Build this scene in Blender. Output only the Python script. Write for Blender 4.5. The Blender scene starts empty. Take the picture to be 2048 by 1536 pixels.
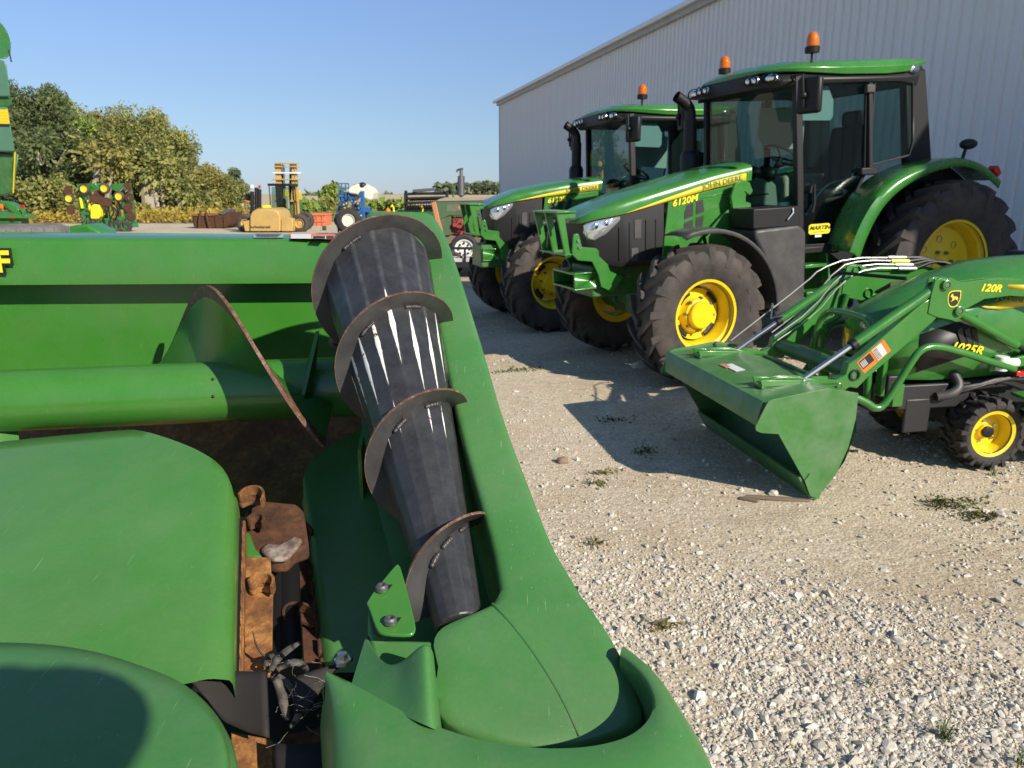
import bpy, bmesh, math, random
from mathutils import Matrix, Vector, noise as mnoise
import numpy as np
random.seed(7); np.random.seed(7)
R = math.radians
SC = bpy.context.scene
COL = SC.collection

# ---------------------------------------------------------------- camera, sky, sun, exposure
FPX = 1510.0; PIT = R(14.2); HC = 1.70
sP, cP = math.sin(PIT), math.cos(PIT)
cam = bpy.data.cameras.new("camera"); cam.sensor_width = 36.0; cam.lens = FPX / 2048 * 36
cam.clip_start = 0.02; cam.clip_end = 5000
cam.dof.use_dof = True; cam.dof.focus_distance = 1.35; cam.dof.aperture_fstop = 13.0
camo = bpy.data.objects.new("camera", cam); COL.objects.link(camo)
camo.location = (0, 0, HC); camo.rotation_euler = (R(90) - PIT, 0, 0)
SC.camera = camo

SUN_EL = R(31); SUN_AZ = (0.70, -0.714)
wd = bpy.data.worlds.new("World"); SC.world = wd; wd.use_nodes = True
wn = wd.node_tree.nodes; bgn = wn["Background"]
sky = wn.new("ShaderNodeTexSky"); sky.sky_type = 'NISHITA'; sky.sun_disc = False
sky.sun_elevation = SUN_EL; sky.sun_rotation = math.atan2(SUN_AZ[0], SUN_AZ[1])
sky.air_density = 1.1; sky.dust_density = 0.0; sky.ozone_density = 3.0; sky.altitude = 250
def haze_tint():                       # clear dry air: the whole ring of sky near the horizon is bluer than the plain model
    nt = wd.node_tree; tc = wn.new("ShaderNodeTexCoord"); sx = wn.new("ShaderNodeSeparateXYZ"); rp = wn.new("ShaderNodeValToRGB"); mx = wn.new("ShaderNodeMix")
    nt.links.new(tc.outputs['Generated'], sx.inputs[0]); nt.links.new(sx.outputs[2], rp.inputs[0]); e = rp.color_ramp.elements
    while len(e) < 6: e.new(.5)
    for i, (p, c) in enumerate(SKY_TINT): e[i].position = p; e[i].color = (*c, 1)
    mx.data_type = 'RGBA'; mx.blend_type = 'MULTIPLY'; mx.inputs[0].default_value = 1
    nt.links.new(sky.outputs[0], mx.inputs[6]); nt.links.new(rp.outputs[0], mx.inputs[7]); nt.links.new(mx.outputs[2], bgn.inputs[0])
SKY_TINT = [(0.0, (.335, .45, .78)), (.06, (.46, .535, .72)), (.12, (.575, .605, .73)), (.22, (.72, .74, .885)), (.5, (.98, .97, .98)), (1.0, (.98, .97, .98))]
haze_tint(); bgn.inputs[1].default_value = 0.10
sl = bpy.data.lights.new("sun", 'SUN'); sl.energy = 4.9; sl.angle = R(0.53); sl.color = (1.0, 0.915, 0.79)
so = bpy.data.objects.new("sun", sl); COL.objects.link(so)
sd = Vector((SUN_AZ[0] * math.cos(SUN_EL), SUN_AZ[1] * math.cos(SUN_EL), math.sin(SUN_EL)))
so.rotation_euler = sd.to_track_quat('Z', 'Y').to_euler(); so.location = (30, -30, 30)
SC.view_settings.view_transform = 'Standard'; SC.view_settings.look = 'None'
SC.view_settings.exposure = 0.5; SC.view_settings.gamma = 1.0; SC.view_settings.use_curve_mapping = False

# ---------------------------------------------------------------- where a sight line of the camera meets the place
def ray(u, v):
    x = (u - 1024) / FPX; up = (768 - v) / FPX
    return x, cP + sP * up, cP * up - sP
def PF(u, v, y):                       # at forward distance y
    a = ray(u, v); t = y / a[1]
    return Vector((a[0] * t, y, HC + a[2] * t))
def PZ(u, v, z):                       # at height z
    a = ray(u, v); t = (z - HC) / a[2]
    return Vector((a[0] * t, a[1] * t, z))
def PP(u, v, d0, slope, y0):           # on the sloping plane  drop = d0 + slope*(y0-y)
    a = ray(u, v); k = -a[2] / a[1]
    return PF(u, v, (d0 + slope * y0) / (k + slope))
def XU(u, y, z=0.0): return (u - 1024) / FPX * (y * cP - (z - HC) * sP)
def ZV(v, y):
    a = ray(1024, v); return HC + a[2] / a[1] * y

def ground_z(x, y):
    r = 0.07 * max(0.0, min(x, 7.0) - 1.7) * math.exp(-((y - 8.6) / 2.0) ** 2)
    return r + 0.012 * mnoise.noise((x * .45, y * .45, 1.3)) * math.exp(-(x * x + y * y) / 900)

# ---------------------------------------------------------------- mesh builder
def smoothpoly(P, it=2):
    for _ in range(it):
        Q = [P[0]]
        for i in range(len(P) - 1):
            a, b = P[i], P[i + 1]
            Q += [tuple(a[k] * .75 + b[k] * .25 for k in range(len(a))), tuple(a[k] * .25 + b[k] * .75 for k in range(len(a)))]
        P = Q + [P[-1]]
    return P

class MB:
    def __init__(s): s.v = []; s.f = []; s.uv = None
    def add(s, vs, fs):
        o = len(s.v); s.v += [tuple(p) for p in vs]; s.f += [tuple(i + o for i in f) for f in fs]; return s
    def box(s, c, d, rot=None):
        hx, hy, hz = d[0] / 2, d[1] / 2, d[2] / 2; c = Vector(c)
        P = [Vector((a * hx, b * hy, e * hz)) for a in (-1, 1) for b in (-1, 1) for e in (-1, 1)]
        if rot is not None: P = [rot @ p for p in P]
        return s.add([p + c for p in P], [(0, 1, 3, 2), (4, 6, 7, 5), (0, 4, 5, 1), (2, 3, 7, 6), (0, 2, 6, 4), (1, 5, 7, 3)])
    def prism(s, poly, off):
        off = Vector(off); n = len(poly); P = [Vector(p) for p in poly]
        nn = Vector((0, 0, 0))
        for i in range(n): nn += P[i].cross(P[(i + 1) % n])
        if nn.dot(off) > 0: P.reverse()
        return s.add(P + [p + off for p in P], [tuple(range(n)), tuple(range(2 * n - 1, n - 1, -1))] + [(i, n + i, n + (i + 1) % n, (i + 1) % n) for i in range(n)])
    def pxz(s, pts, y0, y1): return s.prism([(a, y0, b) for a, b in pts], (0, y1 - y0, 0))
    def pyz(s, pts, x0, x1): return s.prism([(x0, a, b) for a, b in pts], (x1 - x0, 0, 0))
    def pxy(s, pts, z0, z1): return s.prism([(a, b, z0) for a, b in pts], (0, 0, z1 - z0))
    def grid(s, rows, closed=False, flip=False, caps=False):
        n = len(rows[0]); fs = []
        for i in range(len(rows) - 1):
            for j in range(n if closed else n - 1):
                a, b = i * n + j, i * n + (j + 1) % n; q = (a, b, b + n, a + n)
                fs.append(q[::-1] if flip else q)
        if caps:
            fs.append(tuple(range(n - 1, -1, -1)) if not flip else tuple(range(n)))
            m = (len(rows) - 1) * n
            fs.append(tuple(range(m, m + n)) if not flip else tuple(range(m + n - 1, m - 1, -1)))
        return s.add([p for r in rows for p in r], fs)
    def tube(s, pts, r, n=10, cap=True, sq=None):
        P = [Vector(p) for p in pts]; rs = r if isinstance(r, (list, tuple)) else [r] * len(P)
        rows = []; up = None
        for i, p in enumerate(P):
            t = (P[min(i + 1, len(P) - 1)] - P[max(i - 1, 0)]).normalized()
            if up is None:
                up = Vector((0, 0, 1)) if abs(t.z) < .9 else Vector((0, 1, 0))
            a = t.cross(up).normalized(); b = a.cross(t).normalized(); up = b
            if sq:
                rows.append([p + a * (x * sq[0] / 2) + b * (z * sq[1] / 2) for x, z in ((-1, -1), (1, -1), (1, 1), (-1, 1))])
            else:
                rows.append([p + (a * math.cos(q) + b * math.sin(q)) * rs[i] for q in [2 * math.pi * k / n for k in range(n)]])
        return s.grid(rows, closed=True, caps=cap)
    def lathe(s, prof, c=(0, 0, 0), axis='y', n=32, caps=False, a0=0, a1=360):
        rows = []; full = abs(a1 - a0) >= 360; m = n if full else n + 1
        for a, r in prof:
            row = []
            for k in range(m):
                q = R(a0 + (a1 - a0) * k / n); x, z = r * math.cos(q), r * math.sin(q)
                p = (x, a, z) if axis == 'y' else ((x, z, a) if axis == 'z' else (a, x, z))
                row.append((p[0] + c[0], p[1] + c[1], p[2] + c[2]))
            rows.append(row)
        return s.grid(rows, closed=full, caps=caps)
    def ball(s, c, r, n=12, m=8, sc=(1, 1, 1)):
        rows = [[(c[0] + r * sc[0] * math.sin(math.pi * i / m) * math.cos(2 * math.pi * k / n), c[1] + r * sc[1] * math.sin(math.pi * i / m) * math.sin(2 * math.pi * k / n), c[2] + r * sc[2] * math.cos(math.pi * i / m)) for k in range(n)] for i in range(m + 1)]
        return s.grid(rows, closed=True)

def mesh_of(mb, name, sharp=38):
    me = bpy.data.meshes.new(name); me.from_pydata(mb.v, [], mb.f); me.validate(verbose=False)
    bm = bmesh.new(); bm.from_mesh(me)
    bmesh.ops.remove_doubles(bm, verts=bm.verts, dist=1e-5)
    bmesh.ops.recalc_face_normals(bm, faces=bm.faces)
    lim = R(sharp)
    for e in bm.edges:
        e.smooth = not (len(e.link_faces) == 2 and e.calc_face_angle(0) > lim)
    for f in bm.faces: f.smooth = True
    bm.to_mesh(me); bm.free(); return me
def obj(name, mb, mat, parent=None, bevel=0, seg=2, sharp=38, label=None, solid=0, sub=0):
    me = mesh_of(mb, name, sharp) if isinstance(mb, MB) else mb
    if mat is not None and not me.materials: me.materials.append(mat)
    o = bpy.data.objects.new(name, me); COL.objects.link(o)
    if parent is not None: o.parent = parent
    if solid:
        m = o.modifiers.new("s", 'SOLIDIFY'); m.thickness = solid; m.offset = -1
    if sub:
        m = o.modifiers.new("ss", 'SUBSURF'); m.levels = m.render_levels = sub
    if bevel:
        m = o.modifiers.new("b", 'BEVEL'); m.width = bevel; m.segments = seg; m.limit_method = 'ANGLE'; m.angle_limit = R(32)
    if label: o['label'] = label
    return o
def tag(o, label, cat, group=None):
    o['label'] = label; o['category'] = cat
    if group: o['group'] = group
    return o
def thing(name, label, cat, M=None, group=None):
    o = bpy.data.objects.new(name, None); COL.objects.link(o); o.empty_display_size = .2
    if M is not None: o.matrix_world = M
    return tag(o, label, cat, group)
def struct(name, mb, mat, kind='structure', **k):
    o = obj(name, mb, mat, **k); o['kind'] = kind; return o
def frame(o, hd, pitch=0):             # X = heading, Y = left, Z = up ; heading turned hd degrees from -X towards the camera
    a = R(hd); f = Vector((-math.cos(a), -math.sin(a), 0)); l = Vector((math.sin(a), -math.cos(a), 0)); p = R(pitch)
    X = f * math.cos(p) - Vector((0, 0, math.sin(p))); Z = f * math.sin(p) + Vector((0, 0, math.cos(p)))
    M = Matrix((X, l, Z)).transposed().to_4x4(); M.translation = Vector(o); return M
def lettering(txt, size, mat, parent, M, shear=0, off=0, name='lettering', ext=.001, width=1.0, align='CENTER'):
    cu = bpy.data.curves.new("txt", 'FONT'); cu.body = txt; cu.size = size; cu.shear = shear; cu.offset = off; cu.extrude = ext
    cu.align_x = align; cu.align_y = 'CENTER'; cu.resolution_u = 3
    t = bpy.data.objects.new("txt", cu); COL.objects.link(t)
    dg = bpy.context.evaluated_depsgraph_get()
    me = bpy.data.meshes.new_from_object(t.evaluated_get(dg)); bpy.data.objects.remove(t); bpy.data.curves.remove(cu)
    me.name = name; me.materials.clear(); me.materials.append(mat)
    me.transform(M @ Matrix.Diagonal((width, 1, 1, 1)))
    return obj(name, me, None, parent)
def TL(x, y, z, slope=0):              # text on a left side: reads towards -X, rises by slope
    a = R(slope)
    M = Matrix(((-math.cos(a), math.sin(a), 0), (0, 0, 1), (math.sin(a), math.cos(a), 0))).to_4x4()
    M.translation = (x, y, z); return M

# ---------------------------------------------------------------- materials
class NT:
    def __init__(s, name):
        s.m = bpy.data.materials.new(name); s.m.use_nodes = True; s.t = s.m.node_tree
        s.b = s.t.nodes["Principled BSDF"]; s.o = s.t.nodes["Material Output"]; s._tc = None
    def n(s, t, **k):
        q = s.t.nodes.new(t)
        for a, b in k.items(): setattr(q, a, b)
        return q
    def l(s, a, b): s.t.links.new(a, b)
    def co(s, which='Object', scale=None):
        if s._tc is None: s._tc = s.n("ShaderNodeTexCoord")
        o = s._tc.outputs[which]
        if scale is not None:
            mp = s.n("ShaderNodeMapping"); mp.inputs['Scale'].default_value = scale; s.l(o, mp.inputs[0]); o = mp.outputs[0]
        return o
    def noise(s, scale, detail=4, rough=.55, vec=None):
        q = s.n("ShaderNodeTexNoise"); q.inputs['Scale'].default_value = scale; q.inputs['Detail'].default_value = detail; q.inputs['Roughness'].default_value = rough
        s.l(vec if vec is not None else s.co(), q.inputs['Vector']); return q.outputs['Fac']
    def vor(s, scale, feature='F1', out='Distance', vec=None, rnd=1):
        q = s.n("ShaderNodeTexVoronoi"); q.feature = feature; q.inputs['Scale'].default_value = scale; q.inputs['Randomness'].default_value = rnd
        s.l(vec if vec is not None else s.co(), q.inputs['Vector']); return q.outputs[out]
    def ramp(s, fac, stops, interp='LINEAR'):
        q = s.n("ShaderNodeValToRGB"); q.color_ramp.interpolation = interp; e = q.color_ramp.elements
        while len(e) < len(stops): e.new(.5)
        for i, (p, c) in enumerate(stops):
            e[i].position = p; e[i].color = (c, c, c, 1) if isinstance(c, (int, float)) else (*c, 1)
        s.l(fac, q.inputs[0]); return q.outputs[0]
    def mix(s, fac, a, b, mode='MIX'):
        q = s.n("ShaderNodeMix"); q.data_type = 'RGBA'; q.blend_type = mode
        for i, x in ((0, fac), (6, a), (7, b)):
            if isinstance(x, (int, float)): q.inputs[i].default_value = x
            elif isinstance(x, tuple): q.inputs[i].default_value = (*x, 1)
            else: s.l(x, q.inputs[i])
        return q.outputs[2]
    def math(s, op, a, b=0.0, c=None, clamp=False):
        q = s.n("ShaderNodeMath"); q.operation = op; q.use_clamp = clamp
        for i, x in enumerate((a, b) if c is None else (a, b, c)):
            if isinstance(x, (int, float)): q.inputs[i].default_value = x
            else: s.l(x, q.inputs[i])
        return q.outputs[0]
    def bump(s, h, strength=.3, dist=.01):
        q = s.n("ShaderNodeBump"); q.inputs['Strength'].default_value = strength; q.inputs['Distance'].default_value = dist
        s.l(h, q.inputs['Height']); s.l(q.outputs[0], s.b.inputs['Normal']); return q
    def set(s, **k):
        for a, x in k.items():
            i = s.b.inputs[{'col': 'Base Color', 'rough': 'Roughness', 'metal': 'Metallic', 'coat': 'Coat Weight', 'spec': 'Specular IOR Level', 'trans': 'Transmission Weight', 'emis': 'Emission Color', 'es': 'Emission Strength', 'alpha': 'Alpha'}[a]]
            if isinstance(x, (int, float)): i.default_value = x
            elif isinstance(x, tuple): i.default_value = (*x, 1)
            else: s.l(x, i)
        return s.m

def paint(name, col, rough=.35, coat=.3, dust=.12, dustcol=(.28, .25, .19), scratch=0.0, var=.12, scale=1.0, bump=0.0):
    t = NT(name)
    nz = t.noise(2.2 * scale, 5); c = t.mix(t.ramp(nz, [(.3, 0.0), (.75, 1.0)]), tuple(x * (1 - var) for x in col), tuple(min(1, x * (1 + var)) for x in col))
    if dust: c = t.mix(t.ramp(t.noise(5.5 * scale, 8, .7), [(.42, 0.0), (.85, dust * 2)]), c, dustcol)
    if scratch:
        def warp(rot, sc):
            q = t.n('ShaderNodeMapping'); q.inputs['Rotation'].default_value = (0, 0, R(rot)); q.inputs['Scale'].default_value = sc; t.l(t.co(), q.inputs[0]); return q.outputs[0]
        ws = [t.ramp(t.noise(2.0, 5, .6, warp(ro, sc_)), [(lo, 0.0), (lo + .035, 1.0)]) for ro, sc_, lo in ((17, (110, 3.2, 12), .69), (-38, (150, 7, 16), .70), (62, (90, 2.2, 10), .71), (100, (160, 11, 20), .70))]
        k = ws[0]
        for w_ in ws[1:]: k = t.math('MAXIMUM', k, w_)
        k = t.math('MULTIPLY', k, scratch)
        film = t.ramp(t.noise(1.6, 6, .7), [(.40, 0.0), (.80, .10)]); c = t.mix(film, c, (.20, .26, .17))
        ed = t.ramp(t.noise(150, 2, .5), [(.30, .10), (.70, 0.0)]); c = t.mix(ed, c, (.02, .09, .02))
        sp = t.ramp(t.vor(95), [(.035, 1.0), (.07, 0.0)])
        sp = t.math('MULTIPLY', sp, t.ramp(t.noise(7, 2), [(.52, 0.0), (.6, 1.0)]))
        k = t.math('MAXIMUM', k, t.math('MULTIPLY', sp, .75))
        c = t.mix(k, c, (.42, .50, .36))
    r = t.ramp(t.noise(9 * scale, 5), [(.3, max(0, rough - .08)), (.8, min(1, rough + .14))])
    t.set(col=c, rough=r, coat=coat)
    t.b.inputs['Coat Roughness'].default_value = .12
    if bump: t.bump(t.noise(140, 3), bump, .003)
    return t.m
def plain(name, col, rough=.5, metal=0, **k): return NT(name).set(col=col, rough=rough, metal=metal, **k)
def rusty(name, c1=(.035, .016, .008), c2=(.20, .075, .02), c3=(.42, .19, .05), lo=.35, hi=.68, rough=.85, scale=1):
    t = NT(name); a = t.noise(14 * scale, 8, .7); b = t.noise(60 * scale, 6, .7)
    f = t.math('ADD', t.math('MULTIPLY', a, .6), t.math('MULTIPLY', b, .4))
    t.set(col=t.ramp(f, [(lo, c1), ((lo + hi) / 2, c2), (hi, c3)]), rough=rough); t.bump(b, .5, .004); return t.m

GREEN = (.030, .172, .022)
M = {}
M['green'] = paint('tractor_green_paint', GREEN, .28, .35, .07)
M['hgreen'] = paint('header_green_paint', (.036, .180, .016), .33, .35, .07, scratch=.12)
M['poly'] = paint('green_poly_plastic', (.052, .186, .043), .40, .10, .13, scratch=.34, bump=.08)
M['hood'] = paint('ridged_green_poly', (.056, .198, .030), .32, .40, .09, scratch=.24, bump=.05)
def ridges(m):                         # fine moulded diagonal grain
    t = m.node_tree; b = t.nodes['Principled BSDF']; w = t.nodes.new('ShaderNodeTexWave'); tc = t.nodes.new('ShaderNodeTexCoord'); mp = t.nodes.new('ShaderNodeMapping'); bp = t.nodes.new('ShaderNodeBump')
    mp.inputs['Rotation'].default_value = (0, 0, R(40)); w.inputs['Scale'].default_value = 80; w.inputs['Distortion'].default_value = 1.2; w.inputs['Detail'].default_value = 2
    t.links.new(tc.outputs['Object'], mp.inputs[0]); t.links.new(mp.outputs[0], w.inputs[0]); t.links.new(w.outputs['Fac'], bp.inputs['Height']); bp.inputs['Strength'].default_value = .045; bp.inputs['Distance'].default_value = .004
    if b.inputs['Normal'].links: t.links.new(b.inputs['Normal'].links[0].from_socket, bp.inputs['Normal'])
    t.links.new(bp.outputs[0], b.inputs['Normal'])
ridges(M['hood'])
M['bucketgreen'] = paint('worn_loader_green', (.040, .165, .030), .42, .15, .26, (.24, .27, .22), scratch=.3)
M['dgreen'] = paint('dark_chassis_green', (.022, .12, .02), .45, .1, .18)  # one darker green for chassis, frames and lettering
M['yellow'] = paint('wheel_yellow_paint', (.82, .58, .008), .34, .3, .05)
M['stripe'] = plain('stripe_yellow', (.62, .47, .012), .5)
M['zinc'] = NT('zinc_pipe').set(col=(.30, .30, .28), rough=.42, metal=.7)
M['black'] = plain('black_plastic', (.010, .010, .011), .48, spec=.35)
M['blackgloss'] = plain('gloss_black', (.008, .008, .009), .15)
M['grille'] = plain('grille_black', (.014, .014, .014), .5)
M['grey'] = paint('weathered_charcoal_plastic', (.035, .035, .037), .55, 0, .1)
M['steel'] = NT('bright_steel').set(col=(.62, .62, .60), rough=.25, metal=1)
M['dsteel'] = NT('dull_steel').set(col=(.20, .20, .20), rough=.45, metal=.8)
M['rust'] = rusty('orange_rust', (.035, .016, .008), (.20, .082, .024), (.58, .29, .08), .32, .70)
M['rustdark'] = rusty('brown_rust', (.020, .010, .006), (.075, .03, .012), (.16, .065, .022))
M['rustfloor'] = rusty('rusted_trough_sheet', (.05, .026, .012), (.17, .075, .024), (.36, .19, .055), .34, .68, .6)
M['wornsteel'] = rusty('worn_rusty_steel', (.05, .035, .026), (.16, .115, .085), (.42, .39, .36), .34, .66, .5)
M['flap'] = plain('rubber_flap', (.030, .027, .025), .75, spec=.2)
M['rustedge'] = rusty('worn_rust_edge', (.05, .022, .013), (.14, .060, .032), (.36, .26, .20), .3, .7, .55, 4)
M['interior'] = plain('cab_beige', (.33, .34, .26), .6)
M['seat'] = plain('seat_fabric', (.03, .032, .034), .8)
M['white'] = plain('white_plastic', (.75, .75, .72), .45)
M['decalwhite'] = plain('label_white', (.72, .72, .68), .5)
M['orange'] = plain('label_orange', (.75, .17, .02), .45)
M['ink'] = plain('label_ink', (.012, .012, .014), .5)
M['letter'] = plain('letter_yellow', (.82, .66, .02), .4)
M['red'] = plain('lens_red', (.45, .012, .01), .2)
M['redpart'] = paint('faded_red_iron', (.26, .035, .025), .5, 0, .2)
M['blue'] = paint('implement_blue', (.012, .10, .30), .4, .2, .08)
M['cream'] = plain('tank_cream', (.66, .66, .52), .5)
M['indyellow'] = paint('faded_machine_yellow', (.48, .31, .09), .5, .05, .22)
M['indyellow2'] = paint('bright_machine_yellow', (.72, .55, .02), .4, .2, .06)
M['skip'] = paint('orange_bin_paint', (.62, .16, .06), .55, 0, .12)
M['teal'] = paint('combine_green_side', (.06, .17, .105), .38, .25, .1)
M['oldgreen'] = paint('faded_old_green', (.05, .12, .05), .6, 0, .3, (.20, .13, .07))
M['chrome'] = NT('chrome').set(col=(.8, .8, .8), rough=.12, metal=1)
M['bark'] = paint('pale_bark', (.34, .29, .22), .9, 0, .1)
M['wood'] = paint('weathered_wood', (.16, .12, .08), .85, 0, .1)
M['cloth'] = plain('dark_cloth', (.03, .035, .05), .9)
M['skin'] = plain('skin', (.45, .26, .18), .5)

def rubber(name, base=(.018, .017, .017), dust=(.105, .085, .068), amt=.75):
    t = NT(name); f = t.ramp(t.noise(4.5, 8, .65), [(.30, 0.0), (.72, amt)])
    t.set(col=t.mix(f, base, dust), rough=.8); t.bump(t.noise(70, 4), .25, .004); return t.m
M['rubber'] = rubber('dusty_tyre_rubber'); M['rubberclean'] = rubber('clean_tyre_rubber', amt=.3)

def glass(name, tint=(.62, .74, .72), refl=1.0):
    t = NT(name); t.t.nodes.remove(t.b)
    tr = t.n("ShaderNodeBsdfTransparent"); tr.inputs[0].default_value = (*tint, 1)
    gl = t.n("ShaderNodeBsdfGlossy"); gl.inputs['Roughness'].default_value = .015; gl.inputs[0].default_value = (refl, refl, refl, 1)
    fr = t.n("ShaderNodeLayerWeight"); fr.inputs[0].default_value = .5
    mx = t.n("ShaderNodeMixShader"); t.l(t.math('MULTIPLY_ADD', t.math('POWER', fr.outputs['Facing'], 5.0), .8, .03), mx.inputs[0]); t.l(tr.outputs[0], mx.inputs[1]); t.l(gl.outputs[0], mx.inputs[2]); t.l(mx.outputs[0], t.o.inputs[0])
    return t.m
M['glass'] = glass('tinted_cab_glass')
def amber():
    t = NT('amber_lens'); t.set(col=(.88, .21, .006), rough=.06, trans=.45); return t.m
M['amber'] = amber()
M['lens'] = NT('headlamp_lens').set(col=(.75, .78, .80), rough=.08, metal=.75)

def cone_black():
    t = NT('worn_black_steel'); uv = t.co('UV'); sp = t.n("ShaderNodeSeparateXYZ"); t.l(uv, sp.inputs[0]); u, v = sp.outputs[0], sp.outputs[1]
    base = t.ramp(t.noise(26, 8, .7), [(.3, (.018, .018, .020)), (.75, (.046, .047, .050))])
    fine = t.ramp(t.noise(9, 4, .6, t.co('Object', (70, 9, 9))), [(.60, 0.0), (.75, .35)])
    base = t.mix(fine, base, (.10, .10, .105))
    d = t.math('ABSOLUTE', t.math('SUBTRACT', t.math('FRACT', t.math('ADD', u, .5)), .5))       # distance to the nearest ridge
    rid = t.math('FLOOR', t.math('ADD', u, .5))
    nq = t.n("ShaderNodeTexWhiteNoise"); nq.noise_dimensions = '1D'; t.l(rid, nq.inputs['W']); rnd = nq.outputs['Value']
    faint = t.math('MULTIPLY', t.ramp(d, [(.05, 1.0), (.16, 0.0)]), t.ramp(t.noise(30, 5), [(.35, 0.05), (.7, .45)]))
    faint = t.math('MULTIPLY', faint, t.ramp(v, [(.40, 1.0), (.60, .22)]))
    base = t.mix(faint, base, (.13, .135, .14))
    mid = t.math('ADD', .405, t.math('MULTIPLY', t.math('SUBTRACT', rnd, .5), .09))
    ln = t.math('SUBTRACT', 1.0, t.math('MULTIPLY', t.math('ABSOLUTE', t.math('SUBTRACT', v, mid)), 7.0), clamp=True)
    wob = t.math('MULTIPLY', t.math('SUBTRACT', t.noise(45, 4, .7), .5), .09)
    wid = t.math('ADD', t.math('MULTIPLY', ln, .17), t.math('MULTIPLY', wob, t.math('GREATER_THAN', ln, .02)))
    ln2 = t.math('SUBTRACT', 1.0, t.math('MULTIPLY', t.math('ABSOLUTE', t.math('SUBTRACT', v, t.math('ADD', .585, t.math('MULTIPLY', rnd, .05)))), 16.0), clamp=True)
    wid = t.math('ADD', wid, t.math('MULTIPLY', t.math('MULTIPLY', ln2, .09), t.math('GREATER_THAN', rnd, .42)))
    msk = t.math('GREATER_THAN', wid, t.math('ADD', d, .028))
    rs = t.ramp(t.noise(55, 5, .7), [(.56, 0.0), (.6, 1.0)])
    wc = t.mix(t.math('MULTIPLY', rs, t.math('GREATER_THAN', t.noise(9, 2), .52)), (.78, .77, .70), (.16, .06, .025))
    t.set(col=t.mix(msk, base, wc), rough=t.ramp(t.noise(40, 6), [(.3, .34), (.75, .52)]), spec=.5)
    t.bump(t.noise(120, 4), .12, .002)
    return t.m
M['cone'] = cone_black()
def flight_black():
    t = NT('black_flight_steel'); sp = t.ramp(t.vor(260), [(.05, 1.0), (.12, 0.0)])
    sp = t.math('MULTIPLY', sp, t.ramp(t.noise(14, 3), [(.5, 0.0), (.62, .8)]))
    t.set(col=t.mix(sp, t.ramp(t.noise(20, 6), [(.3, (.030, .029, .029)), (.75, (.062, .060, .058))]), (.5, .5, .48)), rough=.40, metal=.1); return t.m
M['flight'] = flight_black()

def gravel():
    t = NT('pale_gravel'); P = t.co('Object')
    big = t.noise(.55, 5, .6); mid = t.noise(6, 6, .7); v1 = t.vor(60, out='Color'); v2 = t.vor(24, out='Color')
    sp = t.n("ShaderNodeSeparateColor"); t.l(v1, sp.inputs[0]); sp2 = t.n("ShaderNodeSeparateColor"); t.l(v2, sp2.inputs[0])
    dirt = t.ramp(t.math('ADD', t.math('MULTIPLY', big, .75), t.math('MULTIPLY', mid, .25)), [(.34, (.34, .26, .165)), (.50, (.485, .40, .272)), (.66, (.58, .50, .37))])
    st = t.ramp(sp.outputs[0], [(0.0, (.29, .23, .15)), (.5, (.50, .425, .31)), (1.0, (.66, .60, .48))])
    c = t.mix(t.ramp(t.noise(2.2, 5), [(.35, .25), (.65, .65)]), dirt, st)
    drk = t.ramp(t.noise(.9, 8, .78, t.co('Object', (1.0, 1.9, 1))), [(.30, .9), (.47, 0.0)])
    c = t.mix(t.math('MULTIPLY', drk, .6), c, (.20, .165, .115))
    t.set(col=c, rough=.95, spec=.2)
    h = t.math('ADD', t.math('MULTIPLY', t.vor(60), -.6), t.math('MULTIPLY', t.vor(24), -.35)); h = t.math('ADD', h, t.math('MULTIPLY', t.noise(180, 3), .25))
    t.bump(h, .5, .013); return t.m
M['gravel'] = gravel()
def stonemat():
    t = NT('limestone_chips'); at = t.n("ShaderNodeAttribute"); at.attribute_name = 'tone'
    sp = t.n("ShaderNodeSeparateColor"); t.l(at.outputs[0], sp.inputs[0])
    c = t.ramp(sp.outputs[0], [(0.0, (.22, .175, .125)), (.25, (.38, .325, .245)), (.6, (.50, .45, .36)), (.95, (.66, .625, .54)), (1.0, (.52, .30, .15))])
    t.set(col=t.mix(.25, c, t.ramp(t.noise(90, 4), [(.3, (.3, .27, .22)), (.7, (.66, .64, .6))])), rough=.9, spec=.25); return t.m
M['stone'] = stonemat()
def leafmat(name, c1, c2, c3):
    t = NT(name); at = t.n("ShaderNodeAttribute"); at.attribute_name = 'tone'
    sp = t.n("ShaderNodeSeparateColor"); t.l(at.outputs[0], sp.inputs[0])
    t.set(col=t.ramp(sp.outputs[0], [(0.0, c1), (.5, c2), (1.0, c3)]), rough=.6, spec=.25)
    df = t.n("ShaderNodeBsdfTranslucent"); t.l(t.b.inputs['Base Color'].links[0].from_socket, df.inputs[0])
    mx = t.n("ShaderNodeMixShader"); mx.inputs[0].default_value = .3; t.l(t.b.outputs[0], mx.inputs[1]); t.l(df.outputs[0], mx.inputs[2]); t.l(mx.outputs[0], t.o.inputs[0]); return t.m
M['leafdark'] = leafmat('dark_willow_leaf', (0.056, 0.085, 0.034), (0.116, 0.15, 0.056), (0.225, 0.244, 0.094))
M['leafgreen'] = leafmat('fresh_leaf', (0.13, 0.205, 0.043), (0.259, 0.346, 0.076), (0.432, 0.454, 0.108))
M['leafgold'] = leafmat('autumn_leaf', (.15, .155, .045), (.30, .275, .075), (.46, .38, .12))
M['leafolive'] = leafmat('olive_leaf', (0.139, 0.162, 0.055), (0.255, 0.267, 0.081), (0.487, 0.441, 0.116))
M['leafgrey'] = leafmat('grey_leaf', (0.091, 0.127, 0.082), (0.182, 0.218, 0.127), (0.273, 0.309, 0.164))
M['soy'] = leafmat('ripe_crop', (.22, .17, .03), (.40, .30, .05), (.52, .42, .10))
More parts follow.
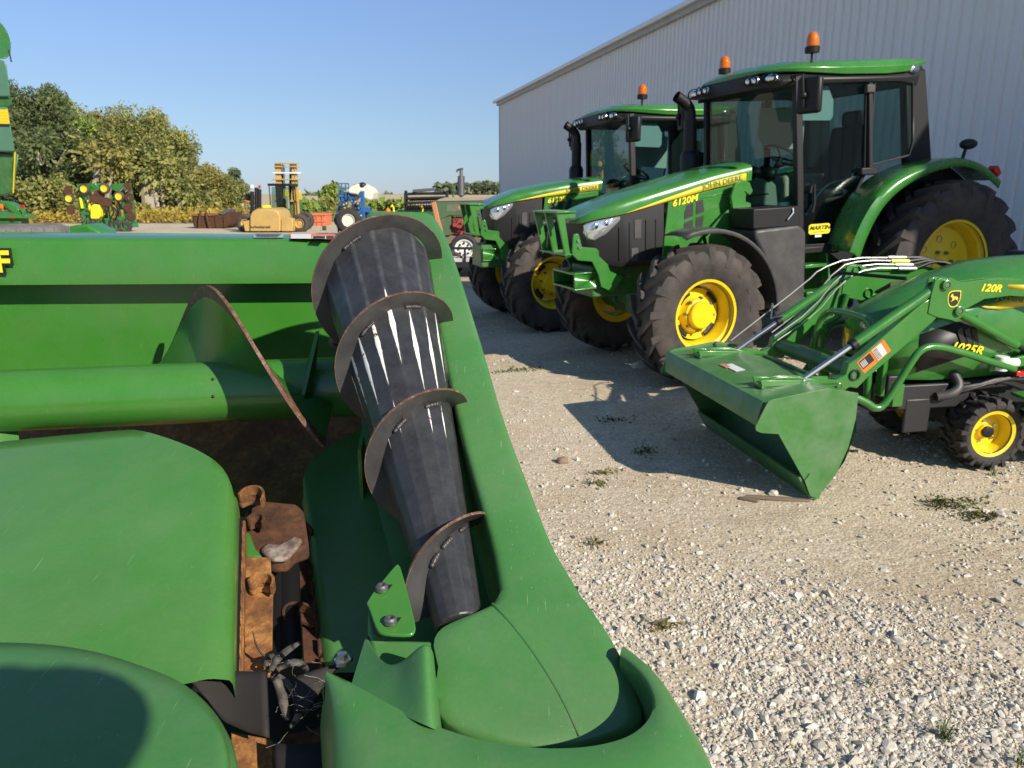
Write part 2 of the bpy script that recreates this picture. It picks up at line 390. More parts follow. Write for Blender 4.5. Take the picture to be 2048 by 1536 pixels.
M['weed'] = leafmat('dry_weed', (.06, .075, .02), (.13, .13, .04), (.25, .20, .08))

# ================================================================ SETTING
def build_ground():
    xs = sorted(set([-900, -500, -250, -120, -70, -45, -30, -20, -14] + [round(-10 + .4 * i, 2) for i in range(56)] + [13, 16, 20, 30, 50, 90, 200, 500, 900]))
    ys = sorted(set([-60, -30, -15, -8] + [round(-4 + .4 * i, 2) for i in range(66)] + [23, 25, 28, 32, 37, 44, 52, 62, 75, 95, 130, 200, 320, 520, 900, 1600]))
    b = MB(); b.grid([[(x, y, ground_z(x, y)) for x in xs] for y in ys], flip=False)
    struct('ground', b, M['gravel'])
build_ground()

def leaf_mesh(name, C, size, elong=1.0, droop=0.0, tone=None, spread=.35):
    """many leaf-sized faces, one quad each"""
    n = len(C); rng = np.random
    a = rng.normal(size=(n, 3)); a[:, 2] = a[:, 2] * (1 - droop) - droop * 1.6; a /= np.linalg.norm(a, axis=1)[:, None]
    c = rng.normal(size=(n, 3)); c -= (c * a).sum(1)[:, None] * a; c /= np.linalg.norm(c, axis=1)[:, None]
    s = size * np.exp(rng.normal(size=n) * spread)
    L = a * (s * elong)[:, None]; W = c * s[:, None]
    V = np.stack([C - L * .5 - W * .15, C + W * .5, C + L * .5 + W * .1, C - W * .5], 1).reshape(-1, 3)
    me = bpy.data.meshes.new(name); me.vertices.add(4 * n); me.vertices.foreach_set('co', V.astype(np.float32).ravel())
    me.loops.add(4 * n); me.loops.foreach_set('vertex_index', np.arange(4 * n, dtype=np.int32))
    me.polygons.add(n); me.polygons.foreach_set('loop_start', np.arange(0, 4 * n, 4, dtype=np.int32)); me.polygons.foreach_set('loop_total', np.full(n, 4, np.int32))
    me.update(calc_edges=True)
    t = np.clip((tone if tone is not None else .5) + rng.normal(size=n) * .22, 0, 1)
    at = me.attributes.new('tone', 'FLOAT_COLOR', 'POINT'); q = np.repeat(t, 4); at.data.foreach_set('color', np.stack([q, q, q, np.ones_like(q)], 1).astype(np.float32).ravel())
    return me

def tree(name, label, x, y, h, w, mat, n=5000, leaf=.34, elong=1.3, droop=.0, base=.12, clumps=46, cr=.15, trunk=.22, bare=0, seed=1, group=None, tips=None):
    rs = np.random.RandomState(seed); np.random.seed(seed); rd = random.Random(seed)
    t = thing(name, label, 'tree', Matrix.Translation((x, y, 0)), group)
    zc, rz = h * (base + 1) / 2, h * (1 - base) / 2
    P = []
    clumps = int(clumps * .78)
    while len(P) < clumps:
        p = rs.uniform(-1, 1, 3); d = np.linalg.norm(p)
        if d > 1 or d < .42: continue
        k = (1 - .30 * max(0, p[2])) * (.86 + .34 * rs.rand())
        P.append((p[0] * w / 2 * k, p[1] * w / 2 * k * .8, zc + p[2] * rz * (.93 + .1 * rs.rand())))
    P = np.array(P); per = int(n * 1.15) // clumps; Cs = []; T = []
    for p in P:
        r = w * cr * rs.choice([.55, .75, .95, 1.15, 1.4])
        q = rs.normal(size=(per, 3)); q /= np.linalg.norm(q, axis=1)[:, None]; q *= (rs.rand(per) ** .45)[:, None] * r
        q[:, 2] *= .8 + droop * .9; q[:, 2] -= droop * r * .6
        Cs.append(q + p); T.append(np.full(per, .42 + rs.normal() * .14) + q[:, 2] / r * .10)
    C = np.concatenate(Cs); T = np.concatenate(T); k = C[:, 2] > .15
    me = leaf_mesh('crown', C[k], leaf * .66, elong, droop, T[k]); obj('crown', me, mat, t)
    b = MB(); bz = h * max(base, .1)
    b.tube([(0, 0, -.2), (rd.uniform(-.2, .2), 0, bz), (rd.uniform(-.5, .5), 0, h * .5)], [trunk * 1.25, trunk, trunk * .5], 8)
    obj('trunk', b, M['bark'], t)
    for i in range(7 + bare):
        p = P[rd.randrange(len(P))]; s0 = Vector((rd.uniform(-.25, .25), rd.uniform(-.2, .2), bz * rd.uniform(.3, 1.6)))
        e = Vector(p); m = s0.lerp(e, .5) + Vector((rd.uniform(-.6, .6), -.4, rd.uniform(.2, 1.0)))
        b = MB(); b.tube([s0, s0.lerp(m, .55) + Vector((rd.uniform(-.2, .2), 0, .2)), m, e], [trunk * .55, trunk * .42, trunk * .3, trunk * .1], 6)
        obj('limb', b, M['bark'], t)
    return t

def tr_at(name, label, u, vtop, wpx, y, mat, **k):
    h = ZV(vtop, y); return tree(name, label, XU(u, y, h * .5), y, h, wpx / FPX * y * 1.02, mat, **k)
G1 = 'trees at the edge of the yard'
tr_at('willow_tree', 'tall dark grey-green willow nearest the combine, its leaves hanging down', 70, 152, 200, 54, M['leafdark'], n=44200, droop=.55, elong=2.2, leaf=0.135, base=.10, clumps=70, cr=.13, seed=3, group=G1, trunk=.35)
tr_at('poplar_tree', 'bright green leafy tree between the dark willow and the open yellow tree', 122, 183, 130, 58, M['leafgreen'], n=27200, leaf=0.156, base=.25, clumps=50, cr=.15, seed=5, group=G1)
tr_at('cottonwood_tree', 'open yellow-green tree with pale bare limbs behind the folded planter', 192, 205, 165, 62, M['leafgold'], n=22100, leaf=0.161, base=.16, clumps=60, cr=.12, seed=8, bare=16, group=G1, trunk=.26)
tr_at('willow_tree', 'broad olive willow with drooping crown and tall pale trunks', 288, 226, 185, 59, M['leafolive'], n=40800, droop=.5, elong=2.1, leaf=0.135, base=.40, clumps=64, cr=.15, seed=12, bare=5, group=G1, trunk=.4)
tr_at('cottonwood_tree', 'yellow leaved tree at the right shoulder of the tall row', 352, 258, 95, 63, M['leafgold'], n=18700, leaf=0.156, base=.25, clumps=44, cr=.17, seed=15, group=G1)
tr_at('maple_tree', 'low rounded yellow-green tree to the right of the tall row', 412, 340, 110, 66, M['leafgold'], n=17000, leaf=0.156, base=.05, clumps=46, cr=.18, seed=17, group=G1)
tr_at('maple_tree', 'low yellow-green tree half hidden behind the forklift side', 452, 352, 80, 74, M['leafolive'], n=10200, leaf=0.156, base=.05, clumps=30, cr=.2, seed=19, group=G1)
tr_at('poplar_tree', 'slim grey-green tree just left of the forklift', 468, 336, 46, 82, M['leafgrey'], n=11900, leaf=0.156, base=.05, clumps=34, cr=.2, seed=21, group=G1)
tr_at('shade_tree', 'dark low tree filling the gap behind the folded planter', 200, 330, 110, 66, M['leafdark'], n=15300, leaf=0.166, base=.05, clumps=40, cr=.18, seed=23, group=G1)
tr_at('shade_tree', 'dark low tree under the crown of the olive willow', 292, 330, 150, 67, M['leafdark'], n=17000, leaf=0.166, base=.02, clumps=46, cr=.16, seed=25, group=G1)

# pale stems that stand clear of the leaves below the olive willow
def bare_stems(label, y, stems, tuftmat, seed):
    rs = np.random.RandomState(seed); np.random.seed(seed); stems = [[(q[0], q[1]) for q in P] for P in stems]; u0 = stems[0][0][0]; o = Vector((XU(u0, y, .5), y, 0))
    t = thing('willow_tree', label, 'tree', Matrix.Translation(o), G1)
    Cs = []
    for k, P in enumerate(stems):
        pts = [Vector((XU(u, y, ZV(v, y)), y + .3 * k, ZV(v, y))) - o for u, v in P]; r = [.20 - .14 * i / (len(smoothpoly(P, 2)) - 1) for i in range(len(smoothpoly(P, 2)))]
        b = MB(); b.tube(smoothpoly([tuple(p) for p in pts], 2), r, 7); obj('trunk' if k == 0 else 'limb', b, M['bark'], t)
        q = np.array(pts[-1]); Cs.append(rs.normal(size=(260, 3)) * .5 + q)
    obj('crown', leaf_mesh('crown', np.concatenate(Cs), .14, 2, .4), tuftmat, t)
bare_stems('cluster of tall pale leaning trunks under the olive willow', 50.5, [[(324, 448), (312, 395), (302, 345)], [(328, 448), (320, 390), (318, 330)], [(326, 446), (335, 400), (352, 345)], [(332, 448), (338, 410), (336, 370)]], M['leafolive'], 31)
bare_stems('low thin pale stems leaning right of the trunk cluster', 50, [[(344, 448), (356, 410), (380, 388)], [(346, 448), (352, 415), (360, 385)], [(376, 446), (386, 420), (398, 408)], [(352, 448), (346, 420), (344, 395)]], M['leafolive'], 33)
bare_stems('pale forked limbs showing inside the dark willow', 46.5, [[(78, 330), (77, 312), (72, 298)], [(77, 314), (81, 300), (83, 290)]], M['leafdark'], 35)
bare_stems('thin pale branches of the open yellow tree', 51, [[(178, 400), (190, 360), (200, 325)], [(190, 360), (215, 330), (232, 305)], [(185, 375), (178, 340), (168, 300)], [(200, 400), (208, 350), (222, 330)]], M['leafgold'], 37)
def bush(label, u, vtop, wpx, y, mat, n=1600, seed=1, group='bushes along the yard edge', leaf=.15):
    rs = np.random.RandomState(seed); np.random.seed(seed); h = ZV(vtop, y); w = wpx / FPX * y
    t = thing('bush', label, 'bush', Matrix.Translation((XU(u, y, .5), y, 0)), group)
    Cs = []
    for i in range(22):
        c = np.array([rs.uniform(-.45, .45) * w, rs.uniform(-.3, .3) * w, 0]); c[2] = rs.uniform(.15, .85) * h * (1 - 1.2 * (c[0] / w) ** 2)
        q = rs.normal(size=(n // 22, 3)) * np.array([w * .09, w * .09, h * .13]); Cs.append(q + c)
    C = np.concatenate(Cs); C = np.concatenate([C + rs.normal(size=C.shape) * .06 for _ in range(3)]); C = C[C[:, 2] > .03]
    obj('foliage', leaf_mesh('foliage', C, leaf, 1.3), mat, t)
    b = MB()
    for i in range(4): b.tube([(rs.uniform(-.2, .2) * w, 0, -.05), (rs.uniform(-.4, .4) * w, 0, h * .5)], [.05, .015], 5)
    obj('stem', b, M['bark'], t)
bush('dark green bush under the willow beside the combine', 50, 352, 120, 49, M['leafdark'], 4200, 2)
bush('leafy green bush left of the folded planter', 108, 356, 100, 47, M['leafolive'], 4200, 3)
bush('low green bush right behind the folded planter', 262, 405, 60, 50, M['leafolive'], 1600, 4)
bush('yellowish bush above the rusty steel bin', 372, 392, 60, 56, M['leafgold'], 1600, 5)
bush('green bush right of the forklift mast foot', 600, 403, 60, 70, M['leafgreen'], 2000, 6, leaf=.3)
bush('dense green bush above the orange bin', 645, 400, 70, 74, M['leafolive'], 2400, 7, leaf=.3)
bush('tall green bush in the far field left of the blue implement', 664, 372, 40, 130, M['leafgreen'], 1500, 8, leaf=.5)
bush('green bush behind the white tank', 770, 402, 90, 76, M['leafgreen'], 2600, 9, leaf=.3)
bush('yellow-green bush left of the blue implement wheels', 672, 425, 50, 60, M['leafgold'], 1400, 10)
bush('green bush between white tank and black reel', 735, 410, 60, 80, M['leafolive'], 1600, 11, leaf=.3)

def far_land():
    b = MB(); xs = [-420 + 40 * i for i in range(30)]
    rows = []
    for j, y in enumerate([92, 130, 180, 250, 320, 400, 520]):
        rows.append([(x, y, .02 + max(0, (y - 92)) / 330 * (.9 + .5 * math.sin(x / 120 + 1.0)) - (.0 if y < 420 else 4)) for x in xs])
    b.grid(rows)
    t = NT('stubble_field'); c = t.ramp(t.noise(2.0, 5, .6, t.co('Object', (.02, .12, 1))), [(.3, (.40, .31, .17)), (.7, (.52, .42, .26))]); t.set(col=c, rough=.95)
    struct('stubble_field', b, t.m)
    b = MB(); b.grid([[(x, y, .03) for x in (-60, -30, -10, 6)] for y in (47, 60, 75, 95)])
    t = NT('rough_grass'); t.set(col=t.ramp(t.noise(.8, 6, .7), [(.3, (.09, .10, .03)), (.7, (.24, .21, .08))]), rough=.95)
    struct('grass_verge', b, t.m)
    # ripe crop strip before the trees
    np.random.seed(4); n = 22000; C = np.stack([np.random.uniform(-40, -17, n), np.random.uniform(44, 52, n), np.zeros(n)], 1); C[:, 2] = np.abs(np.random.normal(size=n)) * .28 + .1 
    C[:, 2] = np.minimum(C[:, 2], .95)
    o = obj('ripe_crop', leaf_mesh('ripe_crop', C, .11, 1.6), M['soy']); o['kind'] = 'stuff'; o['label'] = 'yellow ripe crop standing before the trees'
    # far woods on the skyline
    for nm, u0, u1, vt, y, mt, nn in (('far_wood', 872, 1040, 366, 330, M['leafgrey'], 4200), ('far_hedge', 560, 690, 391, 300, M['leafgrey'], 2600), ('far_hedge', 690, 880, 391, 380, M['leafgrey'], 1400)):
        C = []
        rs = np.random.RandomState(int(u0))
        for i in range(nn):
            u = rs.uniform(u0, u1); top = vt + 9 * (mnoise.noise((u * .06, 0, y)) + .3 * mnoise.noise((u * .25, 1, y))) + (8 * abs((u - u0) / (u1 - u0) - .6) if nm == 'far_wood' else 0)
            z = ZV(top + (rs.rand() ** 1.3) * (398 - top), y); C.append((XU(u, y, 2), y + rs.uniform(-6, 6), z))
        o = obj(nm, leaf_mesh(nm, np.array(C), 1.5, 1.1), mt); o['kind'] = 'stuff'; o['label'] = 'distant line of trees on the skyline'
far_land()

# ---------------------------------------------------------------- gravel chips
def stones():
    rs = np.random.RandomState(11); bmq = bmesh.new(); bmesh.ops.create_icosphere(bmq, subdivisions=1, radius=1)
    bv = np.array([v.co[:] for v in bmq.verts]); bf = np.array([[v.index for v in f.verts] for f in bmq.faces]); bmq.free()
    N = 95000; pos = []; siz = []
    while len(pos) < N:
        m = 40000; d = 1.9 + 9.5 * rs.rand(m) ** 1.9; a = np.radians(rs.uniform(-8, 43, m)); x, y = d * np.sin(a), d * np.cos(a)
        s = np.exp(rs.normal(size=m) * .58) * .0036
        keep = s > .0016 * d / 3.0
        nz = np.array([mnoise.noise((p * .9, q * .9, 4)) + .5 * mnoise.noise((p * 2.6, q * 2.6, 9)) for p, q in zip(x, y)])
        coarse = np.clip(1.3 - np.abs(d - 2.0) / 1.35, .07, 1) + np.clip((x - 1.9) * .35, 0, .5) * (d > 3)
        keep &= rs.rand(m) < np.clip(coarse * (.75 + 1.2 * nz), .035, 1)
        for i in np.nonzero(keep)[0]:
            pos.append((x[i], y[i], ground_z(x[i], y[i]))); siz.append(min(s[i], .019))
    pos = np.array(pos[:N]); siz = np.array(siz[:N])
    sc = siz[:, None] * rs.uniform(.6, 1.4, (N, 3)) * np.array([1.2, 1.0, .75])
    var = bv[None] * (1 + rs.uniform(-.42, .38, (40, len(bv), 1))) ; V = var[rs.randint(0, 40, N)] * sc[:, None, :]
    th = rs.uniform(0, 2 * np.pi, N); ph = rs.normal(size=N) * .35
    c, s = np.cos(ph)[:, None], np.sin(ph)[:, None]; V = np.stack([V[..., 0], V[..., 1] * c - V[..., 2] * s, V[..., 1] * s + V[..., 2] * c], -1)
    c, s = np.cos(th)[:, None], np.sin(th)[:, None]; V = np.stack([V[..., 0] * c - V[..., 1] * s, V[..., 0] * s + V[..., 1] * c, V[..., 2]], -1)
    V += pos[:, None, :]; V[..., 2] += (siz * .22)[:, None]
    nv = len(bv); F = (bf[None] + (np.arange(N) * nv)[:, None, None]).reshape(-1, 3)
    me = bpy.data.meshes.new('gravel_chips'); me.vertices.add(N * nv); me.vertices.foreach_set('co', V.astype(np.float32).ravel())
    me.loops.add(len(F) * 3); me.loops.foreach_set('vertex_index', F.astype(np.int32).ravel())
    me.polygons.add(len(F)); me.polygons.foreach_set('loop_start', np.arange(0, 3 * len(F), 3, dtype=np.int32)); me.polygons.foreach_set('loop_total', np.full(len(F), 3, np.int32))
    me.update(calc_edges=True)
    q = np.repeat(np.clip(rs.beta(2.2, 1.8, N), 0, .97) + (rs.rand(N) > .985) * .2, nv)
    at = me.attributes.new('tone', 'FLOAT_COLOR', 'POINT'); at.data.foreach_set('color', np.stack([q, q, q, np.ones_like(q)], 1).astype(np.float32).ravel())
    me.shade_flat(); o = obj('gravel_chips', me, M['stone']); o['kind'] = 'stuff'; o['label'] = 'loose pale limestone chips lying on the yard'
stones()

# ---------------------------------------------------------------- the shed
def shed():
    d = Vector((-.243, .970, 0)).normalized(); n = Vector((-d.y, d.x, 0)); o0 = Vector((6.9, 11.2, 0)) - d * 9.7
    Mx = Matrix((d, n, Vector((0, 0, 1)))).transposed().to_4x4(); Mx.translation = o0
    t = thing('metal_shed', 'long light grey ribbed metal shed behind the tractors', 'shed', Mx)
    HW = 6.08; NP = 44; pw = .9227; L = NP * pw
    tm = NT('ribbed_sheet_steel'); stn = tm.ramp(tm.noise(3.0, 6, .7, tm.co('Object', (2.2, 1, .12))), [(.52, 0.0), (.80, .30)])
    tm.set(col=tm.mix(stn, tm.mix(tm.ramp(tm.noise(1.2, 6, .6, tm.co('Object', (.6, 1, .25))), [(.35, 0.0), (.7, 1.0)]), (.78, .76, .73), (.84, .82, .785)), (.52, .49, .44)), rough=.48, spec=.4)
    b = MB(); prof = []
    for k in range(4):
        x = k * pw / 4
        prof += [(x + .0, 0), (x + .082, 0), (x + .100, .040), (x + .126, .040), (x + .144, 0)]
    prof.append((pw, 0))
    b.grid([[(x, y, z) for x, y in prof] for z in (-.12, HW)])
    me = mesh_of(b, 'wall_panel', 20); me.materials.append(tm.m)
    for i in range(NP):
        w = obj('wall_panel', me, None, t); w.location = (i * pw, 0.0015 * (i % 2), 0)
    trim = paint('shed_trim', (.40, .375, .335), .5, 0, .15)
    b = MB(); b.box((L / 2 + .05, .06, HW + .12), (L + .5, .14, .26)); obj('eave_trim', b, trim, t, .006)
    b = MB(); b.box((L / 2 + .2, .19, HW + .20), (L + .9, .12, .12)); obj('gutter', b, M['white'], t, .01)
    b = MB(); b.box((L + .04, -.02, HW / 2 - .07), (.12, .14, HW + .06)); obj('corner_trim', b, paint('corner_trim_paint', (.40, .43, .41), .5, 0, .05), t, .004)
    b = MB(); b.box((-.05, -.02, HW / 2 - .07), (.1, .14, HW + .06)); obj('corner_trim', b, trim, t, .004)
    D = 18.0; ap = HW + .2 + D / 2 * .28
    b = MB(); b.prism([(-.05, -.08, -.12), (-.05, -D, -.12), (-.05, -D, HW + .1), (-.05, -D / 2, ap - .12), (-.05, -.08, HW + .1)], (.08, 0, 0)); obj('end_wall', b, tm.m, t)
    b = MB(); b.prism([(L - .04, -.08, -.12), (L - .04, -D, -.12), (L - .04, -D, HW + .1), (L - .04, -D / 2, ap - .12), (L - .04, -.08, HW + .1)], (.06, 0, 0)); obj('end_wall', b, tm.m, t)
    b = MB(); b.box((L / 2, -D, HW / 2), (L, .08, HW)); obj('back_wall', b, tm.m, t)
    b = MB(); b.prism([(-.2, .12, HW + .26), (-.2, -D / 2, ap + .1), (-.2, -D - .12, HW + .26), (-.2, -D - .12, HW + .20), (-.2, -D / 2, ap + .04), (-.2, .12, HW + .2)], (L + .5, 0, 0)); obj('roof', b, tm.m, t)
shed()

# ================================================================ THE CORN HEAD IN FRONT
def resample(P, n):
    P = [Vector((a, b, 0)) for a, b in P]; L = [0]
    for i in range(1, len(P)): L.append(L[-1] + (P[i] - P[i - 1]).length)
    out = []; j = 0
    for k in range(n):
        s = L[-1] * k / (n - 1)
        while j < len(P) - 2 and L[j + 1] < s: j += 1
        q = (s - L[j]) / max(1e-9, L[j + 1] - L[j]); out.append(P[j].lerp(P[j + 1], min(1, q)))
    return out
def coons(top, bot, ns, nt, f):
    T, B = resample(top, ns), resample(bot, ns)
    return [[f(*(T[i].lerp(B[i], j / (nt - 1)).xy), i / (ns - 1), j / (nt - 1)) for i in range(ns)] for j in range(nt)]

HD = thing('corn_header', 'green corn head with black end auger cone, filling the foreground', 'corn header', Matrix.Translation((-.6, 1.3, 0)))
HB = Vector((-.6, 1.3, 0))
def hobj(name, b, mat, parent=None, **k):
    b.v = [tuple(Vector(p) - HB) for p in b.v]; return obj(name, b, mat, parent or HD, **k)

def DK(u, v, off=0.0): return PP(u, v, .488 + off, .25, 1.45)     # the row covers' plane, off metres lower

# --- top rail and back sheet
def rail():
    def sec(u, y, vb, vt, vk):
        zb, zt = PF(u, vb, y).z, PF(u, vt, y).z; x = PF(u, vt, y).x; a = ray(u, vk); yk = (HC - zt) / (-a[2] / a[1])
        return x, y, zb, zt, yk
    S = [sec(-420, 1.965, 572.5, 475.5, 461.5), sec(760, 2.035, 565.5, 481, 470.5)]
    b = MB(); b.grid([[(x, y + .075, zb), (x, y, zb), (x, y, zt - .014), (x, y + .004, zt - .006), (x, y + .014, zt), (x, yk, zt), (x, yk, zt - .06)] for x, y, zb, zt, yk in S], closed=False)
    hobj('top_rail', b, M['hgreen'], sharp=50)
    b = MB(); b.grid([[(x + .0, yk - .002, zt - .005), (x, yk + .004, zt - .05), (x, yk + .004, zt - .5)] for x, y, zb, zt, yk in S]); hobj('rail_back', b, M['hgreen'])
    A0, A1 = PF(0, 802, 1.72), PF(600, 777, 1.785)
    def arc(i, a0, a1, n):
        x, y, zb, zt, yk = S[i]; c = A0.lerp(A1, (x - A0.x) / (A1.x - A0.x)); r = y + .078 - c.y
        return [(x, c.y + r * math.cos(R(a)), c.z + r * 1.0 * math.sin(R(a))) for a in [a0 + (a1 - a0) * k / n for k in range(n + 1)]]
    rows = []
    for i in (0, 1):
        x, y, zb, zt, yk = S[i]; rows.append([(x, y + .078, zb + .02)] + arc(i, 0, -22, 4))
    b = MB(); b.grid(rows, flip=True); hobj('back_sheet', b, M['hgreen'], sharp=60)
    b = MB(); b.grid([arc(i, -22, -134, 20) for i in (0, 1)], flip=True); hobj('trough_floor', b, M['rustfloor'], sharp=60)
    return S, A0, A1
S_, A0, A1 = rail()

def decals():
    zt = S_[0][3] * .3 + S_[1][3] * .7
    def q(u0, u1, mat, v0=467.6, v1=476.8, name='decal', dz=.003, vs=(0, 0)):
        z = S_[0][3] + (S_[1][3] - S_[0][3]) * ((u0 + 420) / 1180) + dz
        b = MB(); P = [PZ(u0, v0 + vs[0], z), PZ(u1, v0 + vs[1], z), PZ(u1, v1 + vs[1], z), PZ(u0, v1 + vs[0], z)]
        b.prism([tuple(p) for p in P], (0, 0, .0008)); return hobj(name, b, mat)
    q(507, 567, paint('grey_label', (.36, .42, .38), .5, 0, .1), 467, 475)
    q(580, 669, M['orange'], 467.6, 477.6, vs=(0, .6)); q(582, 622, M['decalwhite'], 468.2, 476.8, dz=.0045, vs=(.1, .3)); q(624, 667, M['orange'], 468.4, 471, dz=.0045, vs=(.2, .5))
    q(624, 652, M['decalwhite'], 471.8, 477, dz=.0045, vs=(.3, .4)); q(653, 667, M['ink'], 471.8, 477, dz=.0045, vs=(.4, .5))
    for k in range(4): q(626, 650, M['ink'], 472.2 + 1.25 * k, 472.8 + 1.25 * k, dz=.006, vs=(.3, .4))
    for k in range(5): q(510 + k, 563 - 2 * k, M['ink'], 468 + 1.4 * k, 468.4 + 1.4 * k, dz=.006)
    P = [(586, 470.6), (600, 471.6), (612, 470), (620, 472), (610, 473.6), (598, 473), (590, 475.4)]
    z = S_[1][3] + .0045
    b = MB(); b.prism([tuple(PZ(u, v, z)) for u, v in P], (0, 0, .0012)); hobj('decal', b, M['ink'])
    # the letter at the left end of the rail's face
    p = PF(8, 525, 1.985); Mt = Matrix(((1, 0, 0), (0, 0, -1), (0, 1, 0))).to_4x4()
    for dy, off, mat, dz in ((-.004, .0085, M['ink'], 0), (-.0065, .0025, M['letter'], 0)):
        Mt2 = Mt.copy(); Mt2.translation = p + Vector((0, dy, 0)) - HB
        lettering('F', .076, mat, HD, Mt2, off=off, ext=.0007, width=1.12)
decals()

# --- cross auger
def cross_auger():
    ax = (A1 - A0); per = ax.length / 600; a = ax.normalized(); up = (Vector((0, 0, 1)) - a * a.z).normalized(); fw = up.cross(a).normalized()
    if fw.y > 0: fw = -fw
    at = lambda u: A0 + a * (per * u); r0, r1 = .0735, .256
    b = MB(); b.tube([at(-520), at(-200), at(100), at(400), at(726)], r0, 48); o = hobj('cross_auger', b, M['hgreen'], sharp=50)
    def hel(t0, t1, ra, rb, th):
        rows = []; n = int((t1 - t0) / 4)
        for i in range(n + 1):
            q = t0 + (t1 - t0) * i / n; c = at(440 + 2.2 * q); d = up * math.cos(R(q)) + fw * math.sin(R(q))
            rows.append([c + d * ra - a * th, c + d * rb - a * th, c + d * rb + a * th, c + d * ra + a * th])
        bb = MB(); bb.grid(rows, closed=True, caps=True); return bb
    for t0, t1 in ((-420, -188), (-98, 106)):
        f = hobj('flight', hel(t0, t1, r0 - .004, .2285, .003), M['hgreen'], o, sharp=60)
        hobj('flight_edge', hel(t0, t1, .228, r1, .0042), M['rustedge'], f, sharp=60)
    b = MB(); c = at(625)
    b.prism([c + up * .07 - fw * .0 + fw * .04, c + up * .15 + fw * .055 + a * .03, c + fw * .14 + up * .02, c + fw * .13 - up * .06, c + fw * .07 - up * .05], a * .008); hobj('auger_paddle', b, M['hgreen'], o)
    for u, q in ((440, 52), (440, 84)):
        c = at(u); d = up * math.cos(R(q)) + fw * math.sin(R(q)); b = MB(); b.ball(c + d * (r0 - .001), .0042, 8, 6); hobj('bolt_hole', b, M['ink'], o)
cross_auger()

# --- covers over the row units
def left_cover():
    top = [(-420, 905), (-200, 897), (0, 893), (150, 887), (258, 880), (275, 880), (310, 888), (355, 902), (400, 919), (440, 942), (460, 966), (468, 990)]
    bot = [(-420, 1430), (0, 1425), (230, 1405), (380, 1372), (457, 1345)]
    def f(u, v, s, t):
        p = DK(u, v); p.z += .022 * max(0, 1 - ((p.x + .75) / .36) ** 2) - .012 * max(0, (s - .93) / .07) ** 2; return p
    rows = coons(smoothpoly(top, 1), bot, 60, 26, f)
    def ext(r): return r + [r[-1] + Vector((.004, 0, -.006)), r[-1] + Vector((.0055, 0, -.018)), r[-1] + Vector((.006, 0, -.045))]
    rows = [ext(r) for r in rows]
    e = [[p + Vector((0, .003 * k, -d)) for p in rows[0]] for k, d in ((2, .06), (1.5, .012), (.7, .003))]
    b = MB(); b.grid(e + rows, flip=True); hobj('row_cover', b, M['hood'], sharp=70, label='large sunlit row cover left of the snapping gap')
left_cover()
def right_cover():
    top = [(606, 985), (606, 955), (614, 930), (640, 905), (690, 876), (745, 845), (810, 812), (900, 775)]
    bot = [(652, 1345), (700, 1345), (760, 1345), (830, 1345), (920, 1345)]
    def f(u, v, s, t):
        p = DK(u, v, .19); p.z -= .012 * max(0, (.10 - s) / .10) ** 2; return p
    rows = coons(smoothpoly(top, 1), bot, 50, 24, f)
    rows = [[r[0] + Vector((-.006, 0, -.09)), r[0] + Vector((-.0055, 0, -.02)), r[0] + Vector((-.0035, 0, -.006))] + r for r in rows]
    e = [[p + Vector((0, .003 * k, -d)) for p in rows[0]] for k, d in ((2, .09), (1.5, .012), (.7, .003))]
    b = MB(); b.grid(e + rows, flip=True); hobj('row_cover', b, M['poly'], sharp=70, label='shaded row cover between the gap and the black cone')
right_cover()

